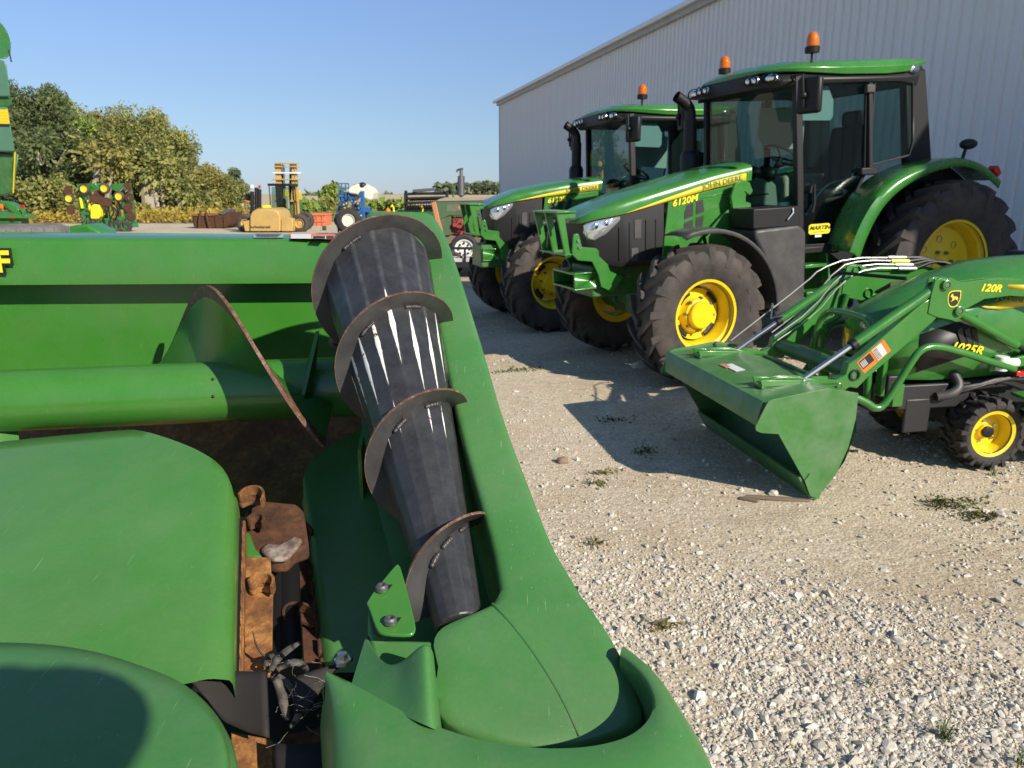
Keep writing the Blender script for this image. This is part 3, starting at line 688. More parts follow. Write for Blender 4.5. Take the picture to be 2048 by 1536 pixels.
# --- end shield
SH = dict(d0=.094, slope=.458, y0=2.0)
def SHP(u, v, dz=0): p = PP(u, v, SH['d0'], SH['slope'], SH['y0']); p.z += dz; return p
def shield():
    Ls = [(733, 427), (738, 452), (790, 490), (846, 540), (868, 598), (886, 700), (918, 850), (960, 1000), (986, 1090), (999, 1160), (1000, 1185), (984, 1208), (940, 1226), (905, 1240), (878, 1256), (866, 1280), (872, 1310), (878, 1335), (862, 1385), (868, 1408), (905, 1450), (985, 1480), (1060, 1492)]
    Rs = [(862, 428), (876, 446), (893, 480), (915, 545), (932, 600), (963, 700), (1003, 842), (1058, 985), (1096, 1085), (1135, 1150), (1152, 1180), (1172, 1206), (1186, 1226), (1198, 1243), (1212, 1264), (1226, 1290), (1238, 1312), (1252, 1345), (1270, 1392), (1279, 1418), (1272, 1446), (1222, 1470), (1160, 1488)]
    L2, R2 = smoothpoly(Ls, 1), smoothpoly(Rs, 1); n = len(L2); rows = []
    for i in range(n):
        l, r = L2[i], R2[i]; row = []
        p0, p1 = SHP(*l), SHP(*r)
        slot = 1.0 if 8 < i < 30 else .35
        row += [p0 + Vector((.012, 0, -.20 * slot)), p0 + Vector((.004, 0, -.06 * slot)), p0 + Vector((-.0005, 0, -.008)), p0 + Vector((.0, 0, -.003))]
        for k in range(1, 14):
            s = k / 14; u, v = l[0] + (r[0] - l[0]) * s, l[1] + (r[1] - l[1]) * s; wd_ = (p1 - p0).length
            row.append(SHP(u, v, min(.005, wd_ * .035) * (4 * s * (1 - s)) ** .6))
        row += [p1 + Vector((.0015, 0, -.0015)), p1 + Vector((.005, 0, -.007)), p1 + Vector((.012, 0, -.06)), p1 + Vector((.03, .0, -.40))]
        rows.append(row)
    e = [p + Vector((0, .02, -.03)) for p in rows[0]]; e2 = [p + Vector((0, .03, -.3)) for p in rows[0]]
    z = [p + Vector((0, -.004, -.01)) for p in rows[-1]]; z2 = [p + Vector((0, -.005, -.09)) for p in rows[-1]]
    b = MB(); b.grid([e2, e] + rows + [z, z2], flip=True); o = hobj('end_shield', b, M['poly'], sharp=58)
    # moulding seam down the lower panel
    P = smoothpoly([(985, 1212), (1030, 1262), (1080, 1330), (1125, 1405), (1158, 1478)], 2)
    bb = MB(); bb.tube([SHP(u, v, .0) + Vector((0, 0, .0042)) for u, v in P], .0016, 6); hobj('moulding_seam', bb, M['dgreen'], o)
    # inner side plate carrying the cone
    b = MB(); b.pyz([(2.03, .9), (2.03, 1.36), (1.75, 1.27), (1.55, 1.16), (1.55, .95)], -.335, -.327); hobj('side_plate', b, M['hgreen'])
    b = MB(); b.ball(PF(672, 683, 1.95), .012, 10, 6); b.lathe([(-.004, .0), (-.004, .02), (0, .02), (0, 0)], PF(672, 683, 1.955), n=14); hobj('bolt', b, M['dsteel'])
    b = MB()                                                       # slot floor under the cone
    b.grid([[SHP(l[0] - 170, l[1], -.16), SHP(l[0] + 30, l[1] + 10, -.17)] for l in Ls[3:16]]); hobj('slot_floor', b, M['poly'])
shield()

# --- the black cone
def cone():
    T, B = PF(752, 545, 1.78), PF(912, 1222, .99); ax = B - T; L = ax.length; a = ax.normalized()
    up = (Vector((0, 0, 1)) - a * a.z).normalized(); rt = a.cross(up).normalized()
    if rt.x < 0: rt = -rt
    NF = 16; rad = lambda s: .130 + (.0375 - .130) * s
    ns = 26; b = MB(); rows = []; ex = 1.03
    for j in range(ns + 1):
        s = ex * j / ns
        rows.append([T + a * (L * s) + (rt * math.cos(2 * math.pi * k / NF + .12) + up * math.sin(2 * math.pi * k / NF + .12)) * rad(s) for k in range(NF)])
    b.grid(rows, closed=True, caps=True)
    me = bpy.data.meshes.new('auger_cone'); me.from_pydata([tuple(Vector(p) - HB) for p in b.v], [], b.f)
    uvl = me.uv_layers.new(name='UVMap')
    for p in me.polygons:
        vi = [me.loops[i].vertex_index for i in p.loop_indices]; ks = [q % NF for q in vi]
        for li, q in zip(p.loop_indices, vi):
            k = q % NF
            if len(vi) == 4 and max(ks) - min(ks) > 2 and k == 0: k = NF
            uvl.data[li].uv = (k, (q // NF) / ns * ex)
    bm = bmesh.new(); bm.from_mesh(me); bmesh.ops.recalc_face_normals(bm, faces=bm.faces)
    for f in bm.faces: f.smooth = False
    bm.to_mesh(me); bm.free()
    o = obj('auger_cone', me, M['cone'], HD)
    m = o.modifiers.new('b', 'BEVEL'); m.width = .003; m.segments = 2; m.limit_method = 'ANGLE'; m.angle_limit = R(12)
    dy = -a.y
    def spos(q): return ((1.78 - 1.59) + .23 * q / 360) / dy / L
    def hel(t0, t1, h0, h1, th, fade=False):
        rows = []; n = int((t1 - t0) / 5)
        for i in range(n + 1):
            q = t0 + (t1 - t0) * i / n; s = spos(q); c = T + a * (L * s); d = rt * math.cos(R(q)) + up * math.sin(R(q)); r = rad(s)
            fo = min(1, (t1 - q) / 40, (q - t0) / 25 + .3) if fade else 1
            rows.append([c + d * (r + h0) - a * th, c + d * (r + h0 + (h1 - h0) * fo) - a * th, c + d * (r + h0 + (h1 - h0) * fo) + a * th, c + d * (r + h0) + a * th])
        bb = MB(); bb.grid(rows, closed=True, caps=True); return bb
    f = hobj('flight', hel(-385, 925, -.006, .030, .0020), M['flight'], o, sharp=60)
    hobj('flight_edge', hel(-385, 925, .0297, .0308, .0024), M['rustedge'], f, sharp=60)
    # welds where the flight meets the cone
    b = MB(); rd = random.Random(5)
    for q0 in (60, 118, 420, 470, 760, 800, 830, -250, -130, -60, -95):
        for k in range(11):
            q = q0 + k * 1.7; s = spos(q) + .010; d = rt * math.cos(R(q)) + up * math.sin(R(q)); b.ball(T + a * (L * s) + d * (rad(s) + .001), .0042 * rd.uniform(.8, 1.15), 6, 4)
    hobj('weld_bead', b, M['flight'], o, sharp=80)['kind'] = 'stuff'
cone()

# --- lower snouts
def snouts():
    inner = [(655, 1343), (700, 1364), (760, 1398), (830, 1436), (900, 1463), (970, 1483), (1050, 1495), (1130, 1498), (1200, 1491), (1262, 1473), (1300, 1440), (1309, 1405), (1296, 1365), (1270, 1332), (1240, 1309)]
    outer = [(650, 1400), (672, 1600), (720, 1690), (800, 1740), (880, 1760), (970, 1775), (1060, 1780), (1150, 1770), (1250, 1740), (1360, 1680), (1440, 1600), (1412, 1510), (1375, 1440), (1322, 1362), (1252, 1308)]
    I, O = resample(smoothpoly(inner, 2), 72), resample(smoothpoly(outer, 2), 72); rows = []
    for i in range(72):
        p, o = PP(I[i].x, I[i].y, .600, .10, .74), PP(O[i].x, O[i].y, .640, .10, .62)
        row = [p + Vector((0, .002, -.16)), p + Vector((0, .001, -.02)), p + Vector((0, 0, -.006)), p]
        for k in range(1, 11):
            s = k / 11; q = p.lerp(o, s); q.z += .012 * (4 * s * (1 - s)); row.append(q)
        c = Vector((-.04, .62, 0)); d = (Vector((o.x, o.y, 0)) - c).normalized()
        row += [o, o + d * .008 + Vector((0, 0, -.012)), o + d * .018 + Vector((0, 0, -.05)), o + d * .03 + Vector((0, 0, -.30))]
        rows.append(row)
    b = MB(); b.grid(rows); hobj('end_snout', b, M['poly'], sharp=75)
    top = [(-420, 1290), (-150, 1270), (0, 1268), (100, 1272), (200, 1288), (290, 1318), (350, 1340), (400, 1378), (438, 1425), (456, 1475), (461, 1545)]
    bot = [(-420, 1850), (0, 1850), (200, 1850), (340, 1840), (400, 1810), (446, 1740), (462, 1650)]
    def f(u, v, s, t):
        p = PP(u, v, .560, .12, .9); p.z -= .02 * max(0, (s - .86) / .14) ** 2 + .012 * max(0, (.12 - t) / .12) ** 2; return p
    rows = coons(smoothpoly(top, 2), smoothpoly(bot, 1), 60, 24, f)
    rows = [r + [r[-1] + Vector((.004, 0, -.008)), r[-1] + Vector((.007, 0, -.03)), r[-1] + Vector((.008, 0, -.2))] for r in rows]
    e = [[p + Vector((.004 * k * (j > 40), .004 * k, -d)) for j, p in enumerate(rows[0])] for k, d in ((2, .10), (1.5, .02), (.7, .005))]
    b = MB(); b.grid(e + rows, flip=True); hobj('row_snout', b, M['poly'], sharp=75)
    # fin of the end divider that stands between bracket and cone
    rows = []
    prof = [(735, 1262, .045), (752, 1300, .03), (775, 1326, .012), (800, 1318, -.0), (822, 1298, -.02), (842, 1277, -.035), (856, 1276, -.036), (866, 1290, -.02), (868, 1310, .02), (868, 1330, .08)]
    bt = [(700, 1378, .03), (722, 1392, .02), (760, 1410, .01), (795, 1425, .0), (822, 1438, -.01), (845, 1448, -.018), (862, 1455, -.02), (876, 1462, -.01), (882, 1466, .02), (886, 1470, .08)]
    for j in range(12):
        t = j / 11; row = []
        for (u, v, d), (u2, v2, d2) in zip(prof, bt):
            w = t ** .9; row.append(PP(u + (u2 - u) * w, v + (v2 - v) * w, .575 + d + (d2 - d) * w, .3, .86))
        rows.append(row)
    rows.insert(0, [p + Vector((0, .01, -.08)) for p in rows[0]])
    b = MB(); b.grid(rows, flip=True); hobj('divider_fin', b, M['poly'], sharp=80, sub=2)
snouts()

# --- bracket with two bolts
def bracket():
    B = smoothpoly([(733, 1205), (745, 1185), (790, 1130), (797, 1127), (802, 1136), (818, 1195), (832, 1252), (829, 1264), (818, 1270), (772, 1268), (757, 1262), (750, 1250), (738, 1215), (733, 1205)], 1)
    b = MB(); P = [PP(u, v, .505, .30, 1.1) for u, v in B[:-1]]; b.prism([tuple(p) for p in P], (0, 0, -.005)); o = hobj('adjusting_plate', b, M['hgreen'], bevel=.0015)
    b = MB(); W = [(736, 1210), (752, 1262), (776, 1278), (870, 1280), (868, 1330), (780, 1335), (748, 1320), (735, 1265)]
    b.prism([tuple(PP(u, v, .545, .30, 1.1)) for u, v in W], (0, 0, -.05)); hobj('plate_seat', b, M['poly'], bevel=.008)
    for (u, v) in ((764, 1181), (781, 1247)):
        c = PP(u, v, .505, .30, 1.1); s = PP(u + 11, v - 6, .505, .30, 1.1)
        b = MB(); d = (s - c).normalized(); w = Vector((-d.y, d.x, 0)) * .006
        b.prism([tuple(c - w), tuple(s - w * .9), tuple(s + d * .008), tuple(s + w * .9), tuple(c + w), tuple(c - d * .008)], (0, 0, .0012)); hobj('slot', b, M['ink'], o)
        b = MB(); b.lathe([(0, .009), (.006, .009), (.0085, .0065), (.0085, .0045), (.003, .004), (.003, 0)], (0, 0, 0), 'z', 18)
        b.v = [tuple(Vector(p) + c + Vector((0, 0, .001))) for p in b.v]; hobj('bolt', b, M['dsteel'], o, sharp=30)
bracket()

# --- the snapping gap
def gap():
    def plate(name, pts, off, mat, th=.008, bevel=.002, parent=None, **k):
        b = MB(); P = [DK(u, v, off) for u, v in pts]; b.prism([tuple(p) for p in P], (0, 0, -th)); return hobj(name, b, mat, parent, bevel=bevel, **k)
    b = MB(); b.prism([tuple(DK(u, v, .36)) for u, v in ((380, 1010), (760, 1010), (800, 1700), (360, 1700))], (0, 0, -.02)); hobj('gap_backing', b, M['ink'])  # added black sheet under the gap, keeping it dark and hiding the ground
    plate('rubber_strip', [(470, 1034), (484, 1034), (477, 1345), (457, 1345)], .046, M['black'], .02)
    plate('chain_guide', [(484, 1040), (491, 1040), (486, 1345), (476, 1345)], .060, M['rust'], .03)
    L = plate('deck_plate', [(487, 1112), (541, 1114), (543, 1160), (546, 1180), (544, 1300), (540, 1345), (482, 1345)], .085, M['rust'], .010, label='left deck plate, bright orange rust')
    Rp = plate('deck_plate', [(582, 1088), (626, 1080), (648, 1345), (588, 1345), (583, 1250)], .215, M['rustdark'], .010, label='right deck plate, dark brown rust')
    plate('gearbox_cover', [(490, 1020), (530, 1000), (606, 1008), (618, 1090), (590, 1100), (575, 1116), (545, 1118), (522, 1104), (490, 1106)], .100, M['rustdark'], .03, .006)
    plate('green_housing', [(488, 1062), (500, 1066), (512, 1098), (524, 1112), (488, 1112)], .093, M['hgreen'], .02)
    lip = [(520, 1096), (535, 1084), (560, 1086), (590, 1070), (606, 1076), (590, 1098), (574, 1114), (545, 1116)]
    plate('worn_guide', lip, .090, M['wornsteel'], .012, .005)
    # knife rolls seen in the slot
    for u0, u1 in ((553, 556), (575, 582)):
        b = MB(); b.tube([DK(u0, 1120, .20), DK(u1, 1345, .20)], .022, 12); hobj('stalk_roll', b, M['black'])
    # gathering chain fingers
    def finger(u, v, s, mat, off=.06, fl=1):
        P = [(-36, 4), (-24, -8), (-4, -12), (14, -10), (20, -2), (18, 10), (8, 14), (-4, 10), (-14, 14), (-28, 20)]
        pts = [(u + x * s * fl, v + y * s) for x, y in smoothpoly(P + [P[0]], 1)[:-1]]
        o = plate('chain_finger', pts, off + .008, mat, .008, .002)
        b = MB(); b.tube([DK(u + x * s * fl, v + y * s, off - .004) for x, y in smoothpoly([(-30, 4), (-20, -8), (-4, -13), (12, -12), (21, -3), (20, 8), (16, 16)], 2)], .007, 4, sq=(.005, .020)); hobj('finger_rim', b, mat, o, bevel=.0015)
        Q = [(u + (6 + x) * s * fl, v + y * s) for x, y in ((-10, -6), (0, -10), (10, -8), (12, 0), (8, 5), (-6, 3))]
        plate('finger_pocket', Q, off + .0065, M['rustdark'], .004, 0, o); return o
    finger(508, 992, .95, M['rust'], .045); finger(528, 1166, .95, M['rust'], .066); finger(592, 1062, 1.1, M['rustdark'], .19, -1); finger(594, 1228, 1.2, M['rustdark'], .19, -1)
    finger(516, 1042, .6, M['rustdark'], .075)
    for i in range(9):
        u, v = 484 - i * .9, 1052 + i * 33; plate('chain_link', [(u - 4, v), (u + 4, v), (u + 4, v + 22), (u - 5, v + 22)], .052, M['rust'], .02, .003)
    for i in range(7):
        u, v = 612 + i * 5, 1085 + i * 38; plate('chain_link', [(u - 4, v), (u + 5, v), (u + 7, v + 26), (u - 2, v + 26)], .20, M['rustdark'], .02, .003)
    # ear savers and the lower parts
    def flap(name, pts, off, mat, lift, seg=8):
        top, bot = pts
        rows = coons(top, bot, 14, seg, lambda u, v, s, t: DK(u, v, off + lift(s, t)))
        b = MB(); b.grid(rows, flip=True); return hobj(name, b, mat, solid=.006, sharp=70)
    flap('ear_saver', ([(372, 1346), (420, 1343), (480, 1342), (530, 1343)], [(415, 1400), (445, 1440), (490, 1462), (534, 1474)]), .02, M['flap'], lambda s, t: .012 * math.sin(s * 3) + .02 * t)
    flap('ear_saver', ([(585, 1356), (630, 1340), (670, 1328), (706, 1322)], [(588, 1425), (612, 1424), (640, 1385), (662, 1345)]), .02, M['flap'], lambda s, t: .02 * t - .01 * s)
    o = MB(); c = DK(685, 1318, -.004); o.lathe([(-.006, .012), (0, .012), (0, .008), (.009, .007), (.010, 0)], (0, 0, 0), 'z', 6); o.v = [tuple(Vector(p) + c) for p in o.v]; hobj('bolt', o, M['steel'])
    plate('lower_deck_bar', [(462, 1462), (545, 1478), (552, 1640), (458, 1640)], .10, M['rust'], .012)
    plate('lower_deck_bar', [(566, 1470), (668, 1448), (690, 1640), (566, 1640)], .11, M['rustdark'], .012)
    flap('wear_shoe', ([(545, 1484), (580, 1490), (620, 1487), (660, 1478)], [(556, 1650), (590, 1650), (640, 1650), (690, 1640)]), .06, M['flap'], lambda s, t: -.012 * math.sin(math.pi * s))
    for x, y in ((-1.1, 1.9), (-.42, 1.75)):
        b = MB(); b.box((x, y, .5), (.08, .08, 1.02)); b.box((x, y, .012), (.25, .25, .024)); hobj('support_leg', b, M['dgreen'], bevel=.004)
    b = MB(); b.box((-1.1, 1.45, .93), (1.5, .10, .10)); hobj('frame_beam', b, M['dgreen'])
    b = MB(); b.box((-1.25, 2.28, 1.1), (1.7, .10, .5)); hobj('rear_frame', b, M['dgreen'])
gap()

def debris():
    rd = random.Random(9)
    t = thing('corn_husk', 'dried grey corn husk caught in the snapping gap', 'husk', Matrix.Translation(DK(560, 1330, .05)))
    o = DK(560, 1330, .05); hm = paint('dry_husk', (.075, .068, .06), .8, 0, .3, (.20, .17, .14))
    for (P, w) in (([(540, 1345), (552, 1320), (575, 1300), (600, 1285)], 12), ([(545, 1350), (560, 1370), (568, 1410), (575, 1440)], 17), ([(560, 1345), (540, 1322), (515, 1300), (505, 1262)], 4), ([(552, 1340), (585, 1322), (610, 1330), (616, 1350)], 12), ([(556, 1350), (590, 1380), (600, 1430), (580, 1455)], 13), ([(545, 1345), (530, 1330), (540, 1310), (570, 1312)], 9)):
        P = smoothpoly(P, 2); rows = []
        for i, (u, v) in enumerate(P):
            a, q = P[max(0, i - 1)], P[min(len(P) - 1, i + 1)]; dx, dy = q[0] - a[0], q[1] - a[1]; l = math.hypot(dx, dy) or 1; ww = w * .6 * math.sin(math.pi * (.15 + .8 * i / len(P)))
            h = rd.uniform(-.012, .012)
            rows.append([DK(u + dy / l * ww * k, v - dx / l * ww * k, .045 + h + .010 * (abs(k) - .5) * rd.uniform(.3, 1.6)) - o for k in (-1, -.4, .3, 1)])
        b = MB(); b.grid(rows); obj('husk_leaf', b, hm, t, sharp=80)
    b = MB()
    for i in range(40):
        u, v = rd.gauss(640, 55), rd.gauss(1410, 45); n = 5; P = []
        du, dv = rd.uniform(-70, 70), rd.uniform(-40, 40)
        for k in range(n): P.append(DK(u + du * k / n + rd.uniform(-5, 5), v + dv * k / n + rd.uniform(-5, 5), .015 + rd.uniform(-.02, .02)))
        b.tube(smoothpoly([tuple(p) for p in P], 1), .0002, 3, cap=False)
    o = obj('cobweb', b, plain('cobweb_silk', (.30, .29, .27), .7)); o['kind'] = 'stuff'; o['label'] = 'dusty cobweb strands over the lower end of the gap'
debris()

# ================================================================ TRACTORS
def interp(tab, x):
    tab = sorted(tab)
    if x <= tab[0][0]: return tab[0][1]
    for (a, b), (c, d) in zip(tab, tab[1:]):
        if x <= c: return b + (d - b) * (x - a) / (c - a)
    return tab[-1][1]

def tyre_mesh(Rr, W, rim, lugs, lh, style='ag'):
    """tyre round the Y axis; +Y is the outer side"""
    b = MB(); h = W / 2; s = Rr - rim
    prof = [(-h * .70, rim - .01), (-h * .82, rim + .02), (-h * .97, rim + s * .35), (-h * 1.0, rim + s * .55), (-h * .96, Rr - lh - s * .16), (-h * .84, Rr - lh - s * .04), (-h * .5, Rr - lh + .000), (0, Rr - lh + .006)]
    prof = prof + [(-a, r) for a, r in prof[-2::-1]]
    b.lathe(prof, n=72)
    for side in (1, -1):
        for k in range(lugs):
            a0 = 2 * math.pi * (k + (.5 if side < 0 else 0)) / lugs; rows = []
            if style == 'ag':
                sec = [(1.005, .30, Rr - lh - s * .20, .30, Rr - lh - s * .42), (.97, .30, Rr - .35 * lh, .31, Rr - lh - s * .2), (.80, .30, Rr - .05 * lh, .33, Rr - lh - .012), (.42, .26, Rr, .36, Rr - lh - .01), (-.04, .22, Rr, .30, Rr - lh - .01)]
                adv = [0, .03, .20, .62, 1.02]; step = 2 * math.pi / lugs
            else:
                sec = [(1.02, .30, Rr - lh - s * .18, .30, Rr - lh - s * .40), (.98, .34, Rr - .2 * lh, .34, Rr - lh - .02), (.55, .34, Rr, .36, Rr - lh - .006), (.42, .26, Rr, .30, Rr - lh - .006), (-.10, .24, Rr, .30, Rr - lh - .006)]
                adv = [0, 0, .05, .32, .55]; step = 2 * math.pi / lugs
            for (yy, w1, r1, w0, r0), ad in zip(sec, adv):
                a = a0 - ad * step * .95; wa = .5 * w1 * step; wb = .5 * w0 * step
                rows.append([(side * yy * h, r * math.cos(q), r * math.sin(q)) for r, q in ((r0, a - wb), (r1, a - wa), (r1, a + wa), (r0, a + wb))])
                rows[-1] = [(p[1], p[0], p[2]) for p in rows[-1]]
            b.grid(rows, closed=True, caps=True)
    return mesh_of(b, 'tyre', 34)

def place(b, c, steer=0):
    Rz = Matrix.Rotation(R(steer), 3, 'Z'); b.v = [tuple(Rz @ Vector(p) + Vector(c)) for p in b.v]; return b
def wheel(parent, name, c, Rr, W, rim, lugs, side, kind, steer=0, lh=.04, rub='rubber', style='ag', turn=0):
    """wheel with its outer side towards side*Y"""
    def o_(b):
        b.v = [(p[0] * math.cos(turn) - p[2] * math.sin(turn), p[1], p[0] * math.sin(turn) + p[2] * math.cos(turn)) for p in b.v]
        b.v = [(p[0], p[1] * side, p[2]) for p in b.v]; return place(b, c, steer)
    h = W / 2; b = MB()
    if kind == 'front':      # deep dish with bulging hub
        b.lathe([(-h * .10, 0), (-h * .10, rim * .72)], n=48)
        b.lathe([(-h * .06, rim * .74), (-h * .10, rim * .55), (.00, rim * .50), (.045, rim * .46), (.05, rim * .40), (.085, rim * .39), (.095, rim * .36), (.098, 0)], n=48)
    elif kind == 'rear':
        b.lathe([(h * .05, rim * .86), (h * .02, rim * .80), (h * .10, rim * .30), (h * .14, rim * .26), (h * .20, rim * .25), (h * .21, 0)], n=56)
    elif kind == 'small':
        b.lathe([(-h * .05, rim * .86), (h * .05, rim * .70), (h * .05, rim * .34), (h * .25, rim * .32), (h * .26, 0)], n=40)
    w = obj(name, o_(b), M['yellow'], parent, sharp=30)
    me = tyre_mesh(Rr, W, rim, lugs, lh, style); T = Matrix.Translation(c) @ Matrix.Rotation(R(steer), 4, 'Z') @ Matrix.Diagonal((1, side, 1, 1)) @ Matrix.Rotation(-turn, 4, 'Y'); me.transform(T)
    if side < 0: me.flip_normals()
    obj('tyre', me, M[rub], w)
    b = MB(); f = rim
    b.lathe([(h * .76, f - .012), (h * .80, f + .022), (h * .74, f + .026), (h * .70, f + .004), (h * .55, f - .012), (h * .50, f - .03), (h * .05, f - .05), (-h * .12, f * .80), (-h * .6, f * .80), (-h * .78, f + .02), (-h * .7, f + .02)] if kind != 'small' else [(h * .76, f - .006), (h * .82, f + .014), (h * .74, f + .016), (h * .62, f - .006), (h * .2, f - .02), (-h * .1, f - .03), (-h * .78, f)], n=64)
    obj('rim', o_(b), M['yellow'], w, sharp=30)
    if kind == 'front':
        for k in range(4):        # hand holes between hub and barrel
            q = 2 * math.pi * k / 4 + .35; b = MB()
            b.lathe([(-h * .05 + .012, rim * .60), (-h * .05 + .016, rim * .66), (-h * .02 + .012, rim * .735)], n=10, a0=math.degrees(q) - 19, a1=math.degrees(q) + 19)
            obj('hand_hole', o_(b), M['ink'], w, solid=.003)
        for k in range(8):
            q = 2 * math.pi * (k + .5) / 8; b = MB(); b.lathe([(.02, .014), (.055, .014), (.055, 0)], (rim * .475 * math.cos(q), 0, rim * .475 * math.sin(q)), n=6); obj('wheel_bolt', o_(b), M['dsteel'], w)
    elif kind == 'rear':
        for k in range(8):
            q = 2 * math.pi * (k + .3) / 8; b = MB(); yy = h * .055
            b.lathe([(yy - .03, .036), (yy + .006, .036), (yy + .006, .029), (yy - .01, .027), (yy - .012, 0)], (rim * .60 * math.cos(q), 0, rim * .60 * math.sin(q)), n=18); obj('hand_hole', o_(b), M['indyellow'], w)
        for k in range(8):
            q = 2 * math.pi * k / 8; b = MB(); b.lathe([(h * .1, .017), (h * .24, .017), (h * .24, 0)], (rim * .33 * math.cos(q), 0, rim * .33 * math.sin(q)), n=6); obj('wheel_bolt', o_(b), M['dsteel'], w)
    elif kind == 'small':
        b = MB(); b.lathe([(h * .1, rim * .27), (h * .42, rim * .27), (h * .45, rim * .2), (h * .45, 0)], n=20); obj('hub_cap', o_(b), M['black'], w)
        for k in range(5):
            q = 2 * math.pi * k / 5; b = MB(); b.lathe([(h * .0, .011), (h * .14, .011), (h * .14, 0)], (rim * .52 * math.cos(q), 0, rim * .52 * math.sin(q)), n=6); obj('wheel_bolt', o_(b), M['steel'], w)
    return w

def tractor(name, label, o, hd, pit, second=False):
    t = thing(name, label, 'tractor', frame(o, hd, pit), 'green tractors parked along the shed')
    P = lambda n, b, m, bevel=.006, par=None, **k: obj(n, b, M[m] if isinstance(m, str) else m, par or t, bevel=bevel, **k)
    nose = 3.40 if second else 3.61; kx = (nose - 1.95) / 1.66; X = lambda x: 1.95 + (x - 1.95) * kx
    dz = .05 if second else 0.0
    zs = [(1.90, 1.885), (2.3, 1.82), (2.7, 1.735), (3.1, 1.645), (3.35, 1.585), (3.52, 1.535), (3.61, 1.48)]
    if second: zs = [(1.90, 1.86), (2.3, 1.82), (2.7, 1.765), (3.1, 1.70), (3.35, 1.645), (3.52, 1.59), (3.61, 1.53)]
    wv = [(1.90, .42), (2.6, .42), (3.0, .405), (3.3, .375), (3.5, .31), (3.58, .25), (3.61, .20)]
    zb = [(1.90, 1.755), (2.3, 1.70), (2.81, 1.60), (3.22, 1.515), (3.5, 1.475), (3.61, 1.44)]
    if second: zb = [(1.90, 1.74), (2.3, 1.70), (2.81, 1.645), (3.22, 1.595), (3.5, 1.54), (3.61, 1.50)]
    # ---- hood
    b = MB(); rows = []
    for x in [1.90 + .06 * i for i in range(28)] + [3.56, 3.60, 3.615]:
        w, s, bt = interp(wv, x), interp(zs, x), interp(zb, x); c = s + .055 * min(1, (3.62 - x) / .5)
        half = [(w, bt), (w + .004, (s + bt) / 2), (w, s - .012), (w - .02, s + .012), (w * .72, s + (c - s) * .62), (w * .35, c - .004)]
        rows.append([(X(x), y, z) for y, z in half] + [(X(x), 0, c)] + [(X(x), -y, z) for y, z in half[::-1]])
    b.grid(rows, caps=True); hood = P('hood', b, 'green', 0, sharp=46)
    for sgn in (1, -1):          # yellow flash with lettering
        b = MB(); rows = []
        for x in [1.965 + .05 * i for i in range(26)] + [3.235]:
            k = (x - 1.965) / 1.27; w = interp(wv, x) + .0065; bt = interp(zb, x) + .004; tp = bt + .072 * (1 - k ** 1.5) + .002
            rows.append([(X(x), sgn * w, bt), (X(x), sgn * (w + .001), (bt + tp) / 2), (X(x), sgn * w, tp)])
        b.grid(rows); P('flash_stripe', b, 'stripe', 0, hood, solid=.002)
    sl = math.degrees(math.atan2(interp(zb, 2.0) - interp(zb, 2.5), .5 * kx))
    xm = 2.23; zm = interp(zb, xm) + .038
    lettering('JOHN DEERE', .062, M['dgreen'], hood, TL(X(xm), .4305, zm, sl), ext=.001, width=1.25, off=.0006)
    # ---- side panels, radiator shell, lamps
    for sgn in (1, -1):
        b = MB(); lo = [(X(2.86), 1.06), (X(2.72), 1.06), (2.3, 1.22), (1.95, 1.34)]
        poly = [(X(2.80), interp(zb, 2.80) - .004)] + lo + [(1.95, interp(zb, 1.95) - .004), (X(2.4), interp(zb, 2.4) - .004)]
        b.pxz(poly, sgn * .385, sgn * .414); sp = P('side_panel', b, 'green')
        if not second:
            vs = [[(2.63, 1.49), (2.60, 1.56), (2.535, 1.585), (2.535, 1.46), (2.63, 1.43)], [(2.505, 1.595), (2.505, 1.47), (2.415, 1.49), (2.43, 1.60)], [(2.63, 1.40), (2.535, 1.43), (2.535, 1.27), (2.64, 1.25)], [(2.505, 1.44), (2.42, 1.46), (2.44, 1.27), (2.505, 1.275)]]
        else:
            vs = [[(X(2.78) - .12 * k, 1.40 + .02 * k), (X(2.70) - .12 * k, 1.58 + .018 * k), (X(2.63) - .12 * k, 1.60 + .018 * k), (X(2.70) - .12 * k, 1.42 + .02 * k)] for k in range(3)]
        for v in vs:
            b = MB(); b.pxz(v, sgn * .4135, sgn * .4175); vt = P('vent', b, 'ink', .002, sp)
            xs_, zs_ = [q[0] for q in v], [q[1] for q in v]
            for k in range(5):
                zz = min(zs_) + (max(zs_) - min(zs_)) * (k + .9) / 6; bb = MB(); bb.box(((min(xs_) + max(xs_)) / 2, sgn * .418, zz), ((max(xs_) - min(xs_)) * .62, .003, .006)); P('louvre', bb, 'grey', 0, vt)
        b = MB(); b.pxz([(2.50, 1.615 + dz), (2.0, 1.685 + dz * .4), (2.0, 1.675 + dz * .4), (2.50, 1.605 + dz)], sgn * .414, sgn * .419); P('panel_crease', b, 'green', .002, sp)
    b = MB(); rows = []
    for x in [2.835, 2.95, 3.1, 3.25, 3.38, 3.47, 3.53, 3.565]:
        w = interp(wv, x) - .012; tp = interp(zb, x) - .004; bt = interp([(2.83, 1.02), (3.3, 1.03), (3.5, 1.10), (3.57, 1.18)], x)
        rows.append([(X(x), w * .9, bt), (X(x), w, bt + .06), (X(x), w, tp), (X(x), -w, tp), (X(x), -w, bt + .06), (X(x), -w * .9, bt)])
    b.grid(rows, closed=True, caps=True); g = P('radiator_shell', b, 'grille', .004, sharp=40)
